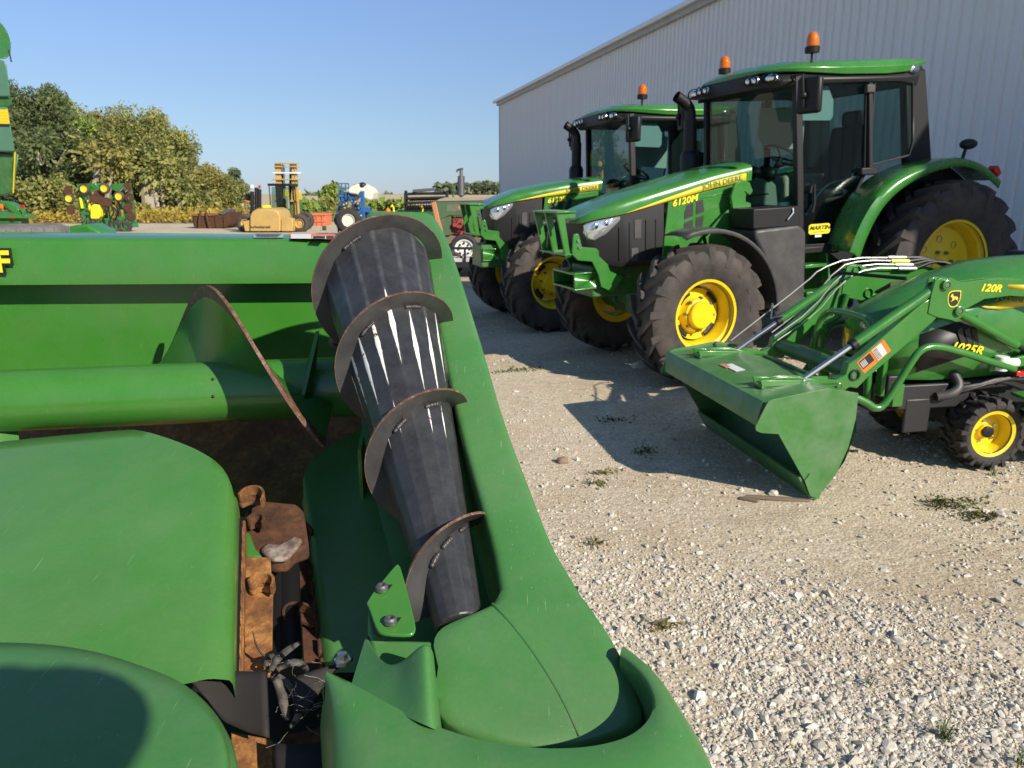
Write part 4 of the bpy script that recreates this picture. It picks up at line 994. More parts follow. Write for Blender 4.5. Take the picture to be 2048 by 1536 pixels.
    for x, z0, z1 in ((3.28, 1.10, 1.40), (3.18, 1.08, 1.43), (3.02, 1.08, 1.45), (2.92, 1.08, 1.45)):
        for sgn in (1, -1):
            b = MB(); w = interp(wv, x) - .011; b.box((X(x), sgn * w, (z0 + z1) / 2), (.012, .012, z1 - z0)); P('grille_rib', b, 'black', .003, g)
    for (x, z, a, c) in ((3.10, 1.37, .035, .085), (3.13, 1.14, .035, .06)):
        b = MB(); b.box((X(x), interp(wv, x) - .010, z), (a * 2, .004, c * 2)); P('grille_screen', b, 'grey', .002, g)
    for sgn in (1, -1):
        b = MB(); rows = []
        L = [(3.585, 1.425, -.04, .010), (3.56, 1.46, -.115, .0), (3.50, 1.465, -.15, .0), (3.40, 1.465, -.11, .0), (3.28, 1.475, -.015, .0)]
        for x, zt, dzl, k in L:
            w = interp(wv, x) - .004; zt = interp(zb, x) - .012; zl = zt + dzl - .03
            rows.append([(X(x), sgn * w, zt), (X(x), sgn * (w + .010), zt - .012), (X(x), sgn * (w + .008), zl + .02), (X(x), sgn * (w - .006), zl)])
        b.grid(rows); hl = P('headlight', b, 'lens', 0, None, sharp=60, solid=.01)
        for xx, zz, rr in ((3.49, -.055, .030), (3.40, -.05, .026)):
            w = interp(wv, xx); bb = MB(); bb.ball((X(xx), sgn * (w + .004), interp(zb, xx) + zz), rr, 12, 8, (1, .35, 1)); P('bulb_lens', bb, 'chrome', 0, hl)
        b = MB(); b.pxz([(X(3.585), 1.43 + dz), (X(3.28), 1.47 + dz), (X(3.36), 1.39 + dz), (X(3.49), 1.305 + dz), (X(3.565), 1.34 + dz)], sgn * .24, sgn * .245)
    # ---- model number
    lettering('6130R' if second else '6120M', .082, M['letter'], t, TL(X(2.62) if second else 2.63, .4215, 1.61 if second else 1.600, sl), shear=.25, off=.0022, width=1.2)
    # ---- chassis and axle
    b = MB(); b.box((2.75, 0, .90), (1.5, .46, .30)); b.box((1.6, 0, .85), (1.6, .5, .5)); b.box((.2, 0, .84), (1.2, .55, .6)); P('chassis', b, 'dgreen', .02)
    b = MB(); b.box((2.3, 0, 1.2), (.9, .62, .5)); P('engine', b, 'grille', .03)
    b = MB(); b.tube([(2.75, -.62, .60), (2.75, .62, .60)], .095, 14); b.box((2.75, 0, .62), (.34, .40, .26)); P('front_axle', b, 'dgreen', .01)
    for sgn in (1, -1):
        b = MB(); b.tube([(2.75, sgn * .52, .60), (2.75, sgn * .80, .60)], .14, 18); b.tube([(2.75, sgn * .62, .45), (2.75, sgn * .62, .77)], .07, 12); P('axle_hub', b, 'dgreen', .01)
    b = MB(); b.tube([(0, -.7, .84), (0, .7, .84)], .14, 18); P('rear_axle', b, 'dgreen', 0)
    # ---- wheels
    st = 4 if second else 3
    for sgn in (1, -1):
        wheel(t, 'front_wheel', (2.75, sgn * .83, .615), .63, .38, .315, 17, sgn, 'front', steer=st, lh=.045, turn=.2 + .3 * sgn)
        wheel(t, 'rear_wheel', (0, sgn * .90, .835), .84, .47, .455, 20, sgn, 'rear', lh=.055, turn=.5)
    # ---- front guard
    b = MB()
    for y in (-.27, 0, .27):
        b.pxz([(nose + .25, 1.55), (nose + .07, 1.545), (nose + .065, 1.50), (nose + .17, 1.50), (nose + .13, 1.20), (nose + .02, 1.205), (nose + .02, 1.165), (nose + .17, 1.15)], y - .012, y + .012)
    P('front_guard', b, 'green', .004)
    b = MB(); b.box((nose + .16, 0, 1.557), (.19, .60, .016)); P('guard_plate', b, 'green', .003); b = MB(); b.box((nose + .10, 0, 1.178), (.18, .60, .016)); P('guard_plate', b, 'green', .003)
    for sgn in (1, -1):
        b = MB(); b.pxz([(nose + .10, 1.36), (nose + .05, 1.36), (nose + .02, 1.24), (nose - .12, 1.22), (nose - .22, 1.12), (nose - .26, 1.0), (nose - .40, .93), (nose - .28, .80), (nose - .17, .86), (nose - .14, .98), (nose - .08, 1.10), (nose + .06, 1.12), (nose + .12, 1.18)], sgn * .285, sgn * .31); gp = P('guard_arm', b, 'green', .004)
        for x, z in ((nose + .06, 1.30), (nose + .05, 1.24), (nose - .42, 1.00), (nose - .43, .92)):
            b = MB(); b.lathe([(0, .016), (.014, .016), (.014, 0)], (x, 0, z), n=6); b.v = [(p[0], sgn * (.308 + p[1]), p[2]) for p in b.v]; P('bolt', b, 'steel', 0, gp)
    b = MB(); x0, x1 = nose - .22, nose + .08
    for c, d in (((x0 + .15, 0, .99), (.30, .52, .02)), ((x0 + .15, 0, .85), (.30, .52, .02)), ((x0 + .15, .25, .92), (.30, .02, .12)), ((x0 + .15, -.25, .92), (.30, .02, .12)), ((x0, 0, .92), (.02, .48, .12))): b.box(c, d)
    P('weight_bracket', b, 'green', .004)
    b = MB(); b.box((nose - .55, 0, .93), (.8, .44, .22)); P('front_support', b, 'dgreen', .01)
    # ---- front fenders
    for sgn in (1, -1):
        b = MB(); rows = []; c = (2.74, .62)
        for k in range(19):
            q = R(70 + 112 * k / 18); rr = .755 + .0 * k
            y0, y1 = .68, 1.02
            rows.append([(c[0] + (rr - .035) * math.cos(q), sgn * y1, c[1] + (rr - .035) * math.sin(q)), (c[0] + rr * math.cos(q), sgn * (y1 - .01), c[1] + rr * math.sin(q)), (c[0] + (rr + .012) * math.cos(q), sgn * (y0 + y1) / 2, c[1] + (rr + .012) * math.sin(q)), (c[0] + rr * math.cos(q), sgn * y0, c[1] + rr * math.sin(q))])
        b.grid(rows); P('front_fender', b, 'grey', 0, solid=.012)
        b = MB(); b.tube([(2.45, sgn * .60, 1.0), (2.55, sgn * .62, 1.28), (2.62, sgn * .85, 1.36)], .018, 6); P('fender_stay', b, 'black', 0)
    # ---- cab
    b = MB(); b.box((.9, 0, 1.10), (1.35, 1.2, .10)); P('cab_floor', b, 'black', .01)
    for sgn in (1, -1):
        b = MB(); b.tube([(1.575, sgn * .74, 1.06), (1.61, sgn * .73, 1.7), (1.66, sgn * .69, 2.66)], .03, 8, sq=(.075, .06)); P('front_pillar', b, 'black', .01)
        b = MB(); b.tube([(.81, sgn * .76, 1.76), (.86, sgn * .72, 2.64)], .03, 8, sq=(.05, .05)); P('door_pillar', b, 'black', .008)
        b = MB(); b.prism([(.00, sgn * .735, 1.82), (.33, sgn * .75, 1.84), (.40, sgn * .70, 2.66), (.14, sgn * .68, 2.72)], (0, -sgn * .09, 0)); P('rear_pillar', b, 'black', .015)
        # door
        D = [(1.55, 1.13), (1.585, 1.5), (1.635, 2.585), (.885, 2.585), (.845, 1.78), (1.20, 1.13)]
        yy = lambda z: sgn * (.752 - .045 * (z - 1.1) / 1.5)
        b = MB(); b.prism([(x, yy(z), z) for x, z in D], (0, -sgn * .005, 0)); P('door_glass', b, 'glass', 0)
        b = MB(); b.tube([(x, yy(z) + sgn * .004, z) for x, z in D + [D[0]]], .016, 6, sq=(.03, .024)); dr = P('door_frame', b, 'black', .004)
        b = MB(); b.tube([(x, yy(z) + sgn * .03, z) for x, z in ((1.50, 1.62), (1.49, 1.68), (1.46, 1.70), (1.45, 1.52), (1.47, 1.44), (1.5, 1.46))], .016, 8); P('door_handle', b, 'black', 0, dr)
        b = MB(); b.box((1.32, sgn * .755, 1.09), (.50, .03, .06)); P('door_sill', b, 'black', .008)
        b = MB(); b.box((.87, yy(2.52) + sgn * .035, 2.53), (.10, .05, .075)); P('hinge_cover', b, 'grey', .012)
        b = MB(); b.box((.84, yy(1.78) + sgn * .035, 1.79), (.20, .06, .07)); P('hinge_cover', b, 'black', .012)
        # rear quarter window, swung open a little
        Q = [(.80, 1.84), (.38, 1.92), (.35, 2.05), (.41, 2.58), (.81, 2.605)]
        yo = lambda x: sgn * (.735 + .14 * (.8 - x))
        b = MB(); b.prism([(x, yo(x), z) for x, z in Q], (0, -sgn * .005, 0)); P('quarter_glass', b, 'glass', 0)
        b = MB(); b.tube([(x, yo(x) + sgn * .003, z) for x, z in Q + [Q[0]]], .012, 6, sq=(.022, .018)); P('quarter_frame', b, 'black', .003)
    WS = [(1.60, .68, 1.42), (1.66, .64, 2.60), (1.66, -.64, 2.60), (1.60, -.68, 1.42)]
    b = MB(); b.prism([(1.61, .70, 1.50), (1.67, .66, 2.60), (1.67, -.66, 2.60), (1.61, -.70, 1.50)], (-.005, 0, 0)); P('windscreen', b, 'glass', 0)
    b = MB(); b.prism([(.10, .64, 1.75), (.26, .62, 2.6), (.26, -.62, 2.6), (.10, -.64, 1.75)], (-.005, 0, 0)); P('rear_window', b, 'glass', 0)
    b = MB(); b.box((1.63, 0, 1.30), (.05, 1.40, .42)); P('cab_front_wall', b, 'black', .01)
    b = MB(); b.tube([(1.70, -.25, 1.56), (1.69, .1, 1.60), (1.70, .42, 1.62)], .008, 6); P('wiper', b, 'black', 0)
    # roof
    def roofsec(x, w, z0, z1, zc): return [(x, w, z0), (x, w + .012, (z0 + z1) / 2), (x, w - .03, z1), (x, w * .55, zc), (x, 0, zc + .008), (x, -w * .55, zc), (x, -w + .03, z1), (x, -w - .012, (z0 + z1) / 2), (x, -w, z0)]
    b = MB(); rows = [roofsec(1.86, .50, 2.70, 2.72, 2.735), roofsec(1.78, .64, 2.69, 2.735, 2.78), roofsec(1.62, .74, 2.675, 2.75, 2.80), roofsec(1.2, .77, 2.655, 2.765, 2.815), roofsec(.7, .775, 2.66, 2.785, 2.83), roofsec(.45, .765, 2.68, 2.795, 2.835), roofsec(.16, .70, 2.765, 2.80, 2.82)]
    b.grid(rows, closed=True, caps=True); P('roof', b, 'green', .004, sharp=40)
    b = MB(); rows = [roofsec(1.90, .50, 2.56, 2.66, 2.69), roofsec(1.80, .66, 2.55, 2.665, 2.69), roofsec(1.62, .735, 2.57, 2.665, 2.69), roofsec(.9, .76, 2.585, 2.665, 2.69), roofsec(.45, .75, 2.58, 2.69, 2.72), roofsec(.26, .70, 2.56, 2.75, 2.775), roofsec(.12, .62, 2.70, 2.77, 2.79)]
    b.grid(rows, closed=True, caps=True); ru = P('roof_lining', b, 'black', .01, sharp=40)
    for sgn in (1, -1):
        for (x, y, z, rx, rz) in ((1.885, .60, 2.635, .085, .042), (1.925, .44, 2.635, .040, .042), (1.925, .345, 2.640, .040, .042)):
            b = MB(); b.ball((x - .025, sgn * y, z), 1.0, 14, 10, (.05, rx, rz)); wl = P('work_lamp', b, 'chrome', 0)
            b = MB(); b.lathe([(0, rz + .006), (.012, rz + .012), (.016, rz + .002)], (0, 0, 0), 'x', 18); b.v = [(x + .002 + p[0], sgn * y + p[1] * rx / rz, z + p[2]) for p in b.v]; P('lamp_bezel', b, 'black', 0, wl)
        b = MB(); b.ball((.36, sgn * .735, 2.705), 1.0, 14, 10, (.075, .035, .045)); P('rear_work_lamp', b, 'chrome', 0)
        # beacons
        if sgn > 0 or not second:
            by = sgn * .66 if not second else .62; bx = 1.48
            b = MB(); b.tube([(bx, by, 2.62), (bx, by, 2.885)], .011, 8); b.lathe([(2.885, .02), (2.89, .062), (2.935, .066), (2.945, .058), (2.945, 0)], (0, 0, 0), 'z', 20); b.v = b.v[:0] + [((p[0] + bx, p[1] + by, p[2]) if i >= 16 else p) for i, p in enumerate(b.v)]
            b.v = [(p[0], p[1], p[2] - .045) for p in b.v]; bc = P('beacon_base', b, 'black', 0)
            b = MB(); b.lathe([(2.945, .056), (3.00, .055), (3.035, .047), (3.06, .028), (3.067, 0)], (0, 0, 0), 'z', 20); b.v = [(p[0] + bx, p[1] + by, p[2] - .045) for p in b.v]; P('beacon_lens', b, 'amber', 0, bc)
            b = MB(); b.box((bx, by, 2.935), (.05, .012, .05)); P('beacon_reflector', b, 'chrome', .004, bc)
        # mirrors
        b = MB(); mx, my = 1.77, sgn * 1.00; rz = Matrix.Rotation(sgn * R(18), 3, 'Z')
        b.box((mx, my, 2.45), (.07, .22, .30), rz); mi = P('mirror', b, 'black', .025)
        b = MB(); b.box(tuple(Vector((mx, my, 2.45)) + rz @ Vector((-.037, 0, 0))), (.003, .19, .27), rz); P('mirror_glass', b, 'chrome', .0, mi)
        b = MB(); b.tube([(1.70, sgn * .70, 2.60), (1.86, sgn * .86, 2.62), (1.84, sgn * .98, 2.62), (1.82, sgn * .99, 2.35)], .012, 8); b.ball((1.83, sgn * .99, 2.45), .032, 10, 8); P('mirror_arm', b, 'black', 0, mi)
        # rear fenders
        path = [(1.24, 1.08), (1.18, 1.28), (1.06, 1.50), (.91, 1.65), (.71, 1.76), (.45, 1.84), (.2, 1.88), (0, 1.885), (-.25, 1.82), (-.5, 1.66)]
        path = smoothpoly(path, 2); rows = []
        for i, (x, z) in enumerate(path):
            a, q = path[max(0, i - 1)], path[min(len(path) - 1, i + 1)]; d = Vector((q[0] - a[0], q[1] - a[1])).normalized(); n = Vector((d.y, -d.x))
            k = i / (len(path) - 1); lip = .085; yo_ = 1.06 + .05 * min(1, k * 2)
            rows.append([(x - n.x * -.0, sgn * .72, z - .0), (x, sgn * (yo_ - .07), z), (x - n.x * -.012, sgn * (yo_ - .02), z - .012 * 1), (x + n.x * -.0 + n.x * lip * .0 + (0 - x) * .03, sgn * yo_, z - .03 - .0), (x + (0 - x) * .07, sgn * yo_, z - lip)])
        b = MB(); b.grid(rows); P('rear_fender', b, 'green', 0, solid=.012, sharp=60)
        b = MB(); b.pxz([(1.22, 1.06)] + [(x * .985, z - .02) for x, z in path[2:]] + [(-.42, 1.2), (-.3, .9), (.9, .85)], sgn * .71, sgn * .73); P('fender_liner', b, 'black', 0)
        b = MB(); b.box((-.46, sgn * 1.04, 1.735), (.07, .10, .10), Matrix.Rotation(R(40), 3, 'Y')); P('tail_light', b, 'red', .015)
        b = MB(); b.tube([(-.10, sgn * .98, 1.86), (-.13, sgn * .98, 1.96)], .016, 8); b.ball((-.16, sgn * .98, 2.00), 1.0, 12, 8, (.10, .06, .05)); P('fender_lamp', b, 'black', 0)
        # steps
        b = MB()
        for z, y in ((.45, .86), (.70, .82), (.95, .78)): b.box((1.42, sgn * y, z), (.34, .16, .03))
        for x in (1.26, 1.58): b.prism([(x - .012, sgn * .92, .42), (x - .012, sgn * .80, .42), (x - .012, sgn * .66, 1.05), (x - .012, sgn * .76, 1.05)], (.024, 0, 0))
        P('step_ladder', b, 'green', .004)
    # fuel tank with tool box (left), tank (right)
    for sgn in (1, -1):
        arc = [(2.74 - .80 * math.cos(R(q)), .62 + .80 * math.sin(R(q))) for q in (-8, 8, 24, 40, 52)]
        b = MB(); b.pxz([(1.60, .58)] + [(min(a[0], 2.2), a[1]) for a in arc] + [(2.2, 1.33), (1.72, 1.35), (1.63, 1.28)], sgn * .50, sgn * .90); P('fuel_tank', b, 'grey', .03, seg=3)
        b = MB(); b.box((1.96, sgn * .72, 1.425), (.52, .34, .18)); tb = P('tool_box', b, 'black', .012)
        b = MB(); b.tube([(1.80, sgn * .895, 1.50), (1.80, sgn * .905, 1.46), (1.86, sgn * .905, 1.40)], .008, 6); P('box_latch', b, 'steel', 0, tb)
        b = MB(); b.pxz([(2.16, 1.42), (2.20, 1.62), (2.16, 1.74), (2.07, 1.76), (2.00, 1.74), (1.96, 1.66), (1.99, 1.62), (2.05, 1.66), (2.09, 1.62), (2.05, 1.57), (1.98, 1.55), (1.96, 1.42)] if not second else [(2.2, 1.3), (2.2, 1.5), (1.98, 1.5), (1.98, 1.3)], sgn * .50, sgn * .53); P('loader_bracket', b, 'green', .006)
        b = MB(); b.pxz([(2.55, 1.02), (2.50, 1.20), (2.36, 1.36), (2.20, 1.50), (1.98, 1.52), (1.98, 1.30), (2.2, 1.05)], sgn * .46, sgn * .49); P('side_frame', b, 'green', .006)
    b = MB(); b.tube([(1.66, .60, 1.38), (1.66, .60, 1.50)], .045, 12); b.tube([(1.66, .60, 1.50), (1.66, .60, 1.54)], .052, 12); P('filler_neck', b, paint('teal_cap', (.09, .35, .27), .4, 0, .02), .003)
    # exhaust on the right
    ey = -.52; b = MB(); ex = 1.98 if not second else 1.90
    b.lathe([(1.80, .10), (2.02, .10), (2.06, .082), (2.07, .068), (2.38, .068)], (0, 0, 0), 'z', 20); b.v = [(p[0] + ex, p[1] + ey, p[2]) for p in b.v]
    b.tube(smoothpoly([(ex, ey, 2.36), (ex, ey, 2.47), (ex + .05, ey, 2.54), (ex + .17, ey, 2.61)], 2), .056, 14, cap=False); P('exhaust_stack', b, 'black', 0)
    # cab inside
    b = MB(); b.box((.62, 0, 1.55), (.50, .50, .14)); b.box((.40, 0, 1.92), (.13, .48, .66), Matrix.Rotation(R(-8), 3, 'Y')); b.box((.34, 0, 2.32), (.09, .28, .16)); P('seat', b, 'seat', .05, seg=3)
    b = MB(); b.box((.62, 0, 1.32), (.40, .40, .34)); P('seat_base', b, 'black', .03)
    b = MB(); b.prism([(1.56, .18, 1.15), (1.30, .16, 1.15), (1.36, .12, 1.70), (1.52, .16, 1.78)], (0, -.34, 0)); P('steering_column', b, 'interior', .04, seg=3)
    b = MB(); b.ball((1.50, -.12, 1.82), .10, 12, 8, (.9, 1.3, .7)); b.ball((1.48, .15, 1.80), .07, 12, 8); P('dash_pod', b, 'black', 0)
    rw = Matrix.Rotation(R(-32), 3, 'Y'); c = Vector((1.22, 0, 1.98)); b = MB()
    b.tube([c + rw @ Vector((.19 * math.cos(q), .19 * math.sin(q), 0)) for q in [2 * math.pi * k / 28 for k in range(29)]], .014, 8, cap=False)
    for q in (.5, 2.6, 4.7): b.tube([c + rw @ Vector((0, 0, -.03)), c + rw @ Vector((.18 * math.cos(q), .18 * math.sin(q), 0))], .010, 6)
    b.tube([c + rw @ Vector((0, 0, -.02)), (1.38, 0, 1.70)], .03, 8); P('steering_wheel', b, 'seat', 0)
    b = MB(); b.box((.62, -.42, 1.60), (.60, .22, .36)); P('side_console', b, 'interior', .04)
    b = MB(); b.tube(smoothpoly([(1.35, .55, 1.40), (1.2, .62, 1.70), (.90, .64, 1.72), (.88, .62, 1.80), (.6, .62, 1.82)], 2), .011, 6); P('grab_rail', b, 'steel', 0)
    b = MB(); rows = [(.42, -.655, 2.05), (.92, -.68, 2.08), (1.02, -.68, 2.2), (1.0, -.67, 2.5), (.42, -.65, 2.5)]; b.prism(rows, (0, .012, 0)); P('sun_blind', b, 'white', 0)
    b = MB(); b.prism([(1.61, .655, 2.27), (1.23, .655, 2.265), (1.20, .655, 2.30), (1.205, .655, 2.44), (1.28, .655, 2.565), (1.625, .655, 2.565)], (0, .006, 0)); P('pale_glass_patch', b, plain('pale_patch', (.50, .55, .56), .5), 0)  # pale panel added inside the door glass, standing in for a bright patch there
    if not second:
        b = MB(); b.pxz([(1.465, 1.235), (1.485, 1.25), (1.485, 1.315), (1.465, 1.33), (1.255, 1.33), (1.235, 1.315), (1.235, 1.25), (1.255, 1.235)], .7535, .757); dl = P('dealer_sticker', b, 'letter', 0)
        lettering('MARTIN', .052, M['ink'], dl, TL(1.36, .7575, 1.292, 0), shear=.3, off=.002, width=1.25); 
        b = MB(); b.box((1.36, .7575, 1.255), (.14, .001, .005)); P('decal', b, 'ink', 0, dl); b = MB(); b.box((1.37, .756, 1.218), (.075, .002, .022)); P('decal', b, 'decalwhite', 0, dl)
    # three point linkage
    b = MB()
    for sgn in (1, -1): b.tube([(-.3, sgn * .3, .55), (-1.0, sgn * .40, .45)], .035, 8); b.tube([(-.4, sgn * .3, 1.15), (-.9, sgn * .4, .55)], .022, 8)
    b.tube([(-.4, 0, 1.1), (-1.0, 0, .9)], .03, 8); P('rear_linkage', b, 'dgreen', 0)
    b = MB(); b.pyz([(-.3, .5), (.3, .5), (.3, 1.15), (-.3, 1.15)], -.62, -.4); P('rear_housing', b, 'dgreen', .03)
    return t
tractor('utility_tractor', 'nearest big green cab tractor with two orange beacons, model number 6120M on its hood', (3.9915, 8.505, .150), 20, 2.6)
tractor('utility_tractor', 'second green cab tractor farther back, one orange beacon, model number 6130R', (2.875, 11.134, .003), 17, 0, True)

# ================================================================ COMPACT TRACTOR WITH LOADER
def compact():
    t = thing('compact_tractor', 'small green tractor with front loader and bucket resting on the gravel', 'small tractor', frame((2.92, 4.93, .008), 10.6))
    P = lambda n, b, m, bevel=.004, par=None, **k: obj(n, b, M[m] if isinstance(m, str) else m, par or t, bevel=bevel, **k)
    # wheels
    for s in (1, -1):
        wheel(t, 'front_wheel', (0, s * .37, .235), .237, .215, .135, 18, s, 'small', steer=-4, lh=.022, rub='rubberclean', style='turf', turn=.1)
        wheel(t, 'rear_wheel', (-1.45, s * .44, .40), .40, .31, .23, 16, s, 'rear', lh=.03, rub='rubberclean', turn=.1)
    b = MB(); b.tube([(0, -.30, .26), (0, .30, .26)], .045, 10); b.box((0, 0, .28), (.2, .3, .14)); P('front_axle', b, 'grille')
    b = MB(); b.box((-.45, 0, .42), (2.2, .30, .20)); b.box((-1.45, 0, .45), (.5, .5, .35)); P('chassis', b, 'grille', .02)
    # hood: rounded, sloping to a closed nose
    b = MB(); rows = []
    tab = [(-.55, .34, 1.14, 1.30, .62), (-.3, .35, 1.12, 1.29, .60), (-.05, .355, 1.08, 1.265, .57), (.15, .35, 1.03, 1.21, .56), (.35, .335, .97, 1.13, .555), (.50, .315, .92, 1.06, .56), (.60, .28, .88, 1.005, .58), (.66, .22, .85, .96, .62), (.685, .15, .84, .93, .66)]
    for x, w, zs, zc, bt in tab:
        half = [(w * .82, bt), (w * .97, bt + .12), (w, (bt + zs) / 2), (w * .98, zs - .02), (w * .93, zs + .02), (w * .62, zs + (zc - zs) * .68), (w * .25, zc - .006)]
        rows.append([(x, y, z) for y, z in half] + [(x, 0, zc)] + [(x, -y, z) for y, z in half[::-1]])
    b.grid(rows, caps=True); hood = P('hood', b, 'green', 0, sharp=50)
    for s in (1, -1):
        b = MB(); b.grid([[(x, s * (w + .004), zs - .30), (x, s * (w * .985 + .006), zs - .06)] for x, w, zs, zc, bt in tab[3:6]])
        P('grille_screen', b, 'grille', 0, hood, solid=.004)
    for s in (1, -1):
        b = MB(); rows = []
        for x, k in ((-.50, 1), (-.2, 1), (.0, .8), (.10, .35), (.14, .05)):
            w = interp([(a[0], a[1]) for a in tab], x); z = interp([(a[0], a[2]) for a in tab], x); rows.append([(x, s * (w + .004), z - .005 - .075 * k), (x, s * (w * .985 + .005), z - .012)])
        b.grid(rows); P('flash_stripe', b, 'stripe', 0, hood, solid=.002)
        b = MB()
        for k in range(3): b.pxz([(.28 - .05 * k, .88), (.25 - .05 * k, .90), (.20 - .05 * k, .76), (.22 - .05 * k, .76)], s * .3475, s * .352)
        P('vent', b, 'ink', 0, hood)
    lettering('JOHN DEERE', .062, M['dgreen'], hood, TL(-.16, .3655, 1.055, -9), ext=.001, width=1.2, off=.0006)
    lettering('1025R', .075, M['letter'], hood, TL(.20, .357, .765, -10), shear=.25, off=.002, width=1.2)
    # dash, seat and roll bar behind
    b = MB(); b.box((-.62, 0, 1.0), (.10, .62, .62)); P('dash_panel', b, 'black', .04)
    b = MB(); b.box((-1.35, 0, .88), (.45, .45, .12)); b.box((-1.60, 0, 1.10), (.10, .45, .45)); P('seat', b, 'letter', .04)
    b = MB(); b.tube([(-1.85, -.42, .5), (-1.85, -.42, 1.75), (-1.85, .42, 1.75), (-1.85, .42, .5)], .03, 8, sq=(.06, .06)); P('roll_bar', b, 'green', .006)
    b = MB()
    for s in (1, -1): b.prism([(-1.0, s * .30, .85), (-1.2, s * .30, .93), (-1.75, s * .30, .93), (-1.9, s * .30, .75), (-1.9, s * .62, .75), (-1.75, s * .62, .93), (-1.2, s * .62, .93), (-1.0, s * .62, .85)][:4], (0, s * .32, 0))
    P('rear_fender', b, 'green', .02)
    b = MB(); c = Vector((-.82, 0, 1.24)); rw = Matrix.Rotation(R(-30), 3, 'Y')
    b.tube([c + rw @ Vector((.17 * math.cos(q), .17 * math.sin(q), 0)) for q in [2 * math.pi * k / 24 for k in range(25)]], .013, 8, cap=False); b.tube([c, (-.66, 0, 1.1)], .025, 8); P('steering_wheel', b, 'black', 0)
    # mower deck
    b = MB(); b.prism([(-.28, -.62, .18), (-.28, .40, .18), (-.40, .62, .18), (-1.15, .66, .18), (-1.25, .3, .18), (-1.25, -.62, .18)], (0, 0, .13)); P('mower_deck', b, 'green', .03, seg=3)
    b = MB(); b.prism([(-.12, .40, .47), (-.14, .56, .45), (-.95, .58, .47), (-.95, .40, .50)], (0, 0, .02)); b.prism([(-.12, .52, .34), (-.14, .55, .47), (-.95, .57, .47), (-.95, .55, .36)], (0, .012, 0)); P('foot_platform', b, 'green', .006)
    # under-hood hardware seen beside the wheel
    b = MB(); b.box((.34, .30, .46), (.50, .03, .16)); b.box((.62, .28, .50), (.10, .04, .20)); b.box((.45, .31, .34), (.18, .02, .22)); P('mounting_frame', b, 'grille', .01)
    rd = random.Random(3)
    for k in range(5):
        b = MB(); z = .50 + .05 * rd.random(); x = -.05 - .05 * k
        b.tube(smoothpoly([(.30, .30, .45 + .01 * k), (.1, .36, z), (x, .36, z + .05), (x - .25, .33, z + .02 * k - .04)], 2), .013, 8); P('hydraulic_hose', b, 'black', 0)
    b = MB(); b.tube([(-.02, .40, .63), (-.02, .40, .72)], .04, 12); b.tube([(-.02, .40, .68), (-.12, .42, .68)], .028, 10); P('filter_head', b, 'white', .004)
    b = MB(); b.box((-.18, .38, .60), (.06, .03, .03)); P('coupler_tag', b, 'red', .004)
    b = MB(); b.tube(smoothpoly([(.22, .30, .60), (.20, .35, .53), (.26, .36, .48), (.34, .33, .46)], 2), .03, 10); P('drain_elbow', b, 'grey', 0)
    # ---- bucket
    W = .685; prof = [(1.70, .590), (1.33, .640), (1.16, .600), (1.13, .40), (1.18, .22), (1.30, .045), (1.372, .006)]
    b = MB(); n = len(prof)
    inner = [(1.69, .578), (1.335, .628), (1.172, .590), (1.143, .40), (1.192, .226), (1.31, .055), (1.376, .008)]
    b.grid([[(x, y, z) for x, z in prof] for y in (-W, W)]); b.grid([[(x, y, z) for x, z in inner] for y in (-W, W)], flip=True)
    b.grid([[(prof[k][0], y, prof[k][1]) for y in (-W, W)] for k in (0,)] + [[(inner[0][0], y, inner[0][1]) for y in (-W, W)]]); bk = P('bucket', b, 'bucketgreen', 0, sharp=25)
    # folded front lip of the top plate
    b = MB(); b.prism([(1.702, -W - .02, .592), (1.712, -W - .02, .580), (1.735, -W - .02, .455), (1.725, -W - .02, .452), (1.695, -W - .02, .582)], (0, 2 * W + .0, 0)); P('bucket_lip', b, 'bucketgreen', .002, bk)
    for s in (1, -1):
        E = [(1.690, .597), (1.665, .608), (1.34, .655), (1.150, .618), (1.148, .47), (1.175, .30), (1.235, .14), (1.348, -.004), (1.385, .03), (1.415, .105), (1.612, .408), (1.715, .420), (1.748, .436), (1.752, .462)]
        b = MB(); b.pxz(E, s * W, s * (W + .009)); P('bucket_cheek', b, 'bucketgreen', .0015, bk)
        b = MB(); b.pxz([(1.33, .005), (1.385, .03), (1.43, .125), (1.40, .165), (1.30, .10)], s * (W + .009), s * (W + .017)); P('corner_plate', b, 'bucketgreen', .001, bk)
    b = MB(); b.prism([(1.36, -W, .0), (1.378, -W, .008), (1.46, -W, .14), (1.445, -W, .145)], (0, 2 * W, 0)); P('cutting_edge', b, 'bucketgreen', .001, bk)
    b = MB(); b.prism([(1.56, -.12, .612), (1.56, .06, .612), (1.50, .06, .620), (1.50, -.12, .620)], (0, 0, .002)); P('decal', b, 'decalwhite', 0, bk)
    b = MB(); b.prism([(1.575, -.15, .610), (1.575, -.05, .610), (1.54, -.05, .6145), (1.54, -.15, .6145)], (0, 0, .0035)); P('decal', b, paint('worn_label', (.5, .22, .12), .6, 0, .2), 0, bk)
    # ---- loader arms
    for s in (1, -1):
        y = s * .42
        A = [(1.155, .565), (1.10, .545), (1.035, .585), (.985, .575), (.92, .64), (.54, .955), (.515, .985), (.57, 1.10), (.62, 1.075), (.98, .775), (1.06, .725), (1.07, .66), (1.13, .635)]
        b = MB(); b.pxz(A, y - .03, y + .03); arm = P('loader_arm', b, 'green', .006)
        B = [(.565, 1.205), (.53, 1.215), (.46, 1.215), (.40, 1.185), (.2, 1.205), (.0, 1.20), (-.2, 1.17), (-.5, 1.07), (-.55, 1.0), (-.5, .96), (-.15, 1.085), (.05, 1.10), (.22, 1.085), (.33, 1.03), (.36, .975), (.42, .965), (.52, .985), (.585, 1.01), (.58, 1.12)]
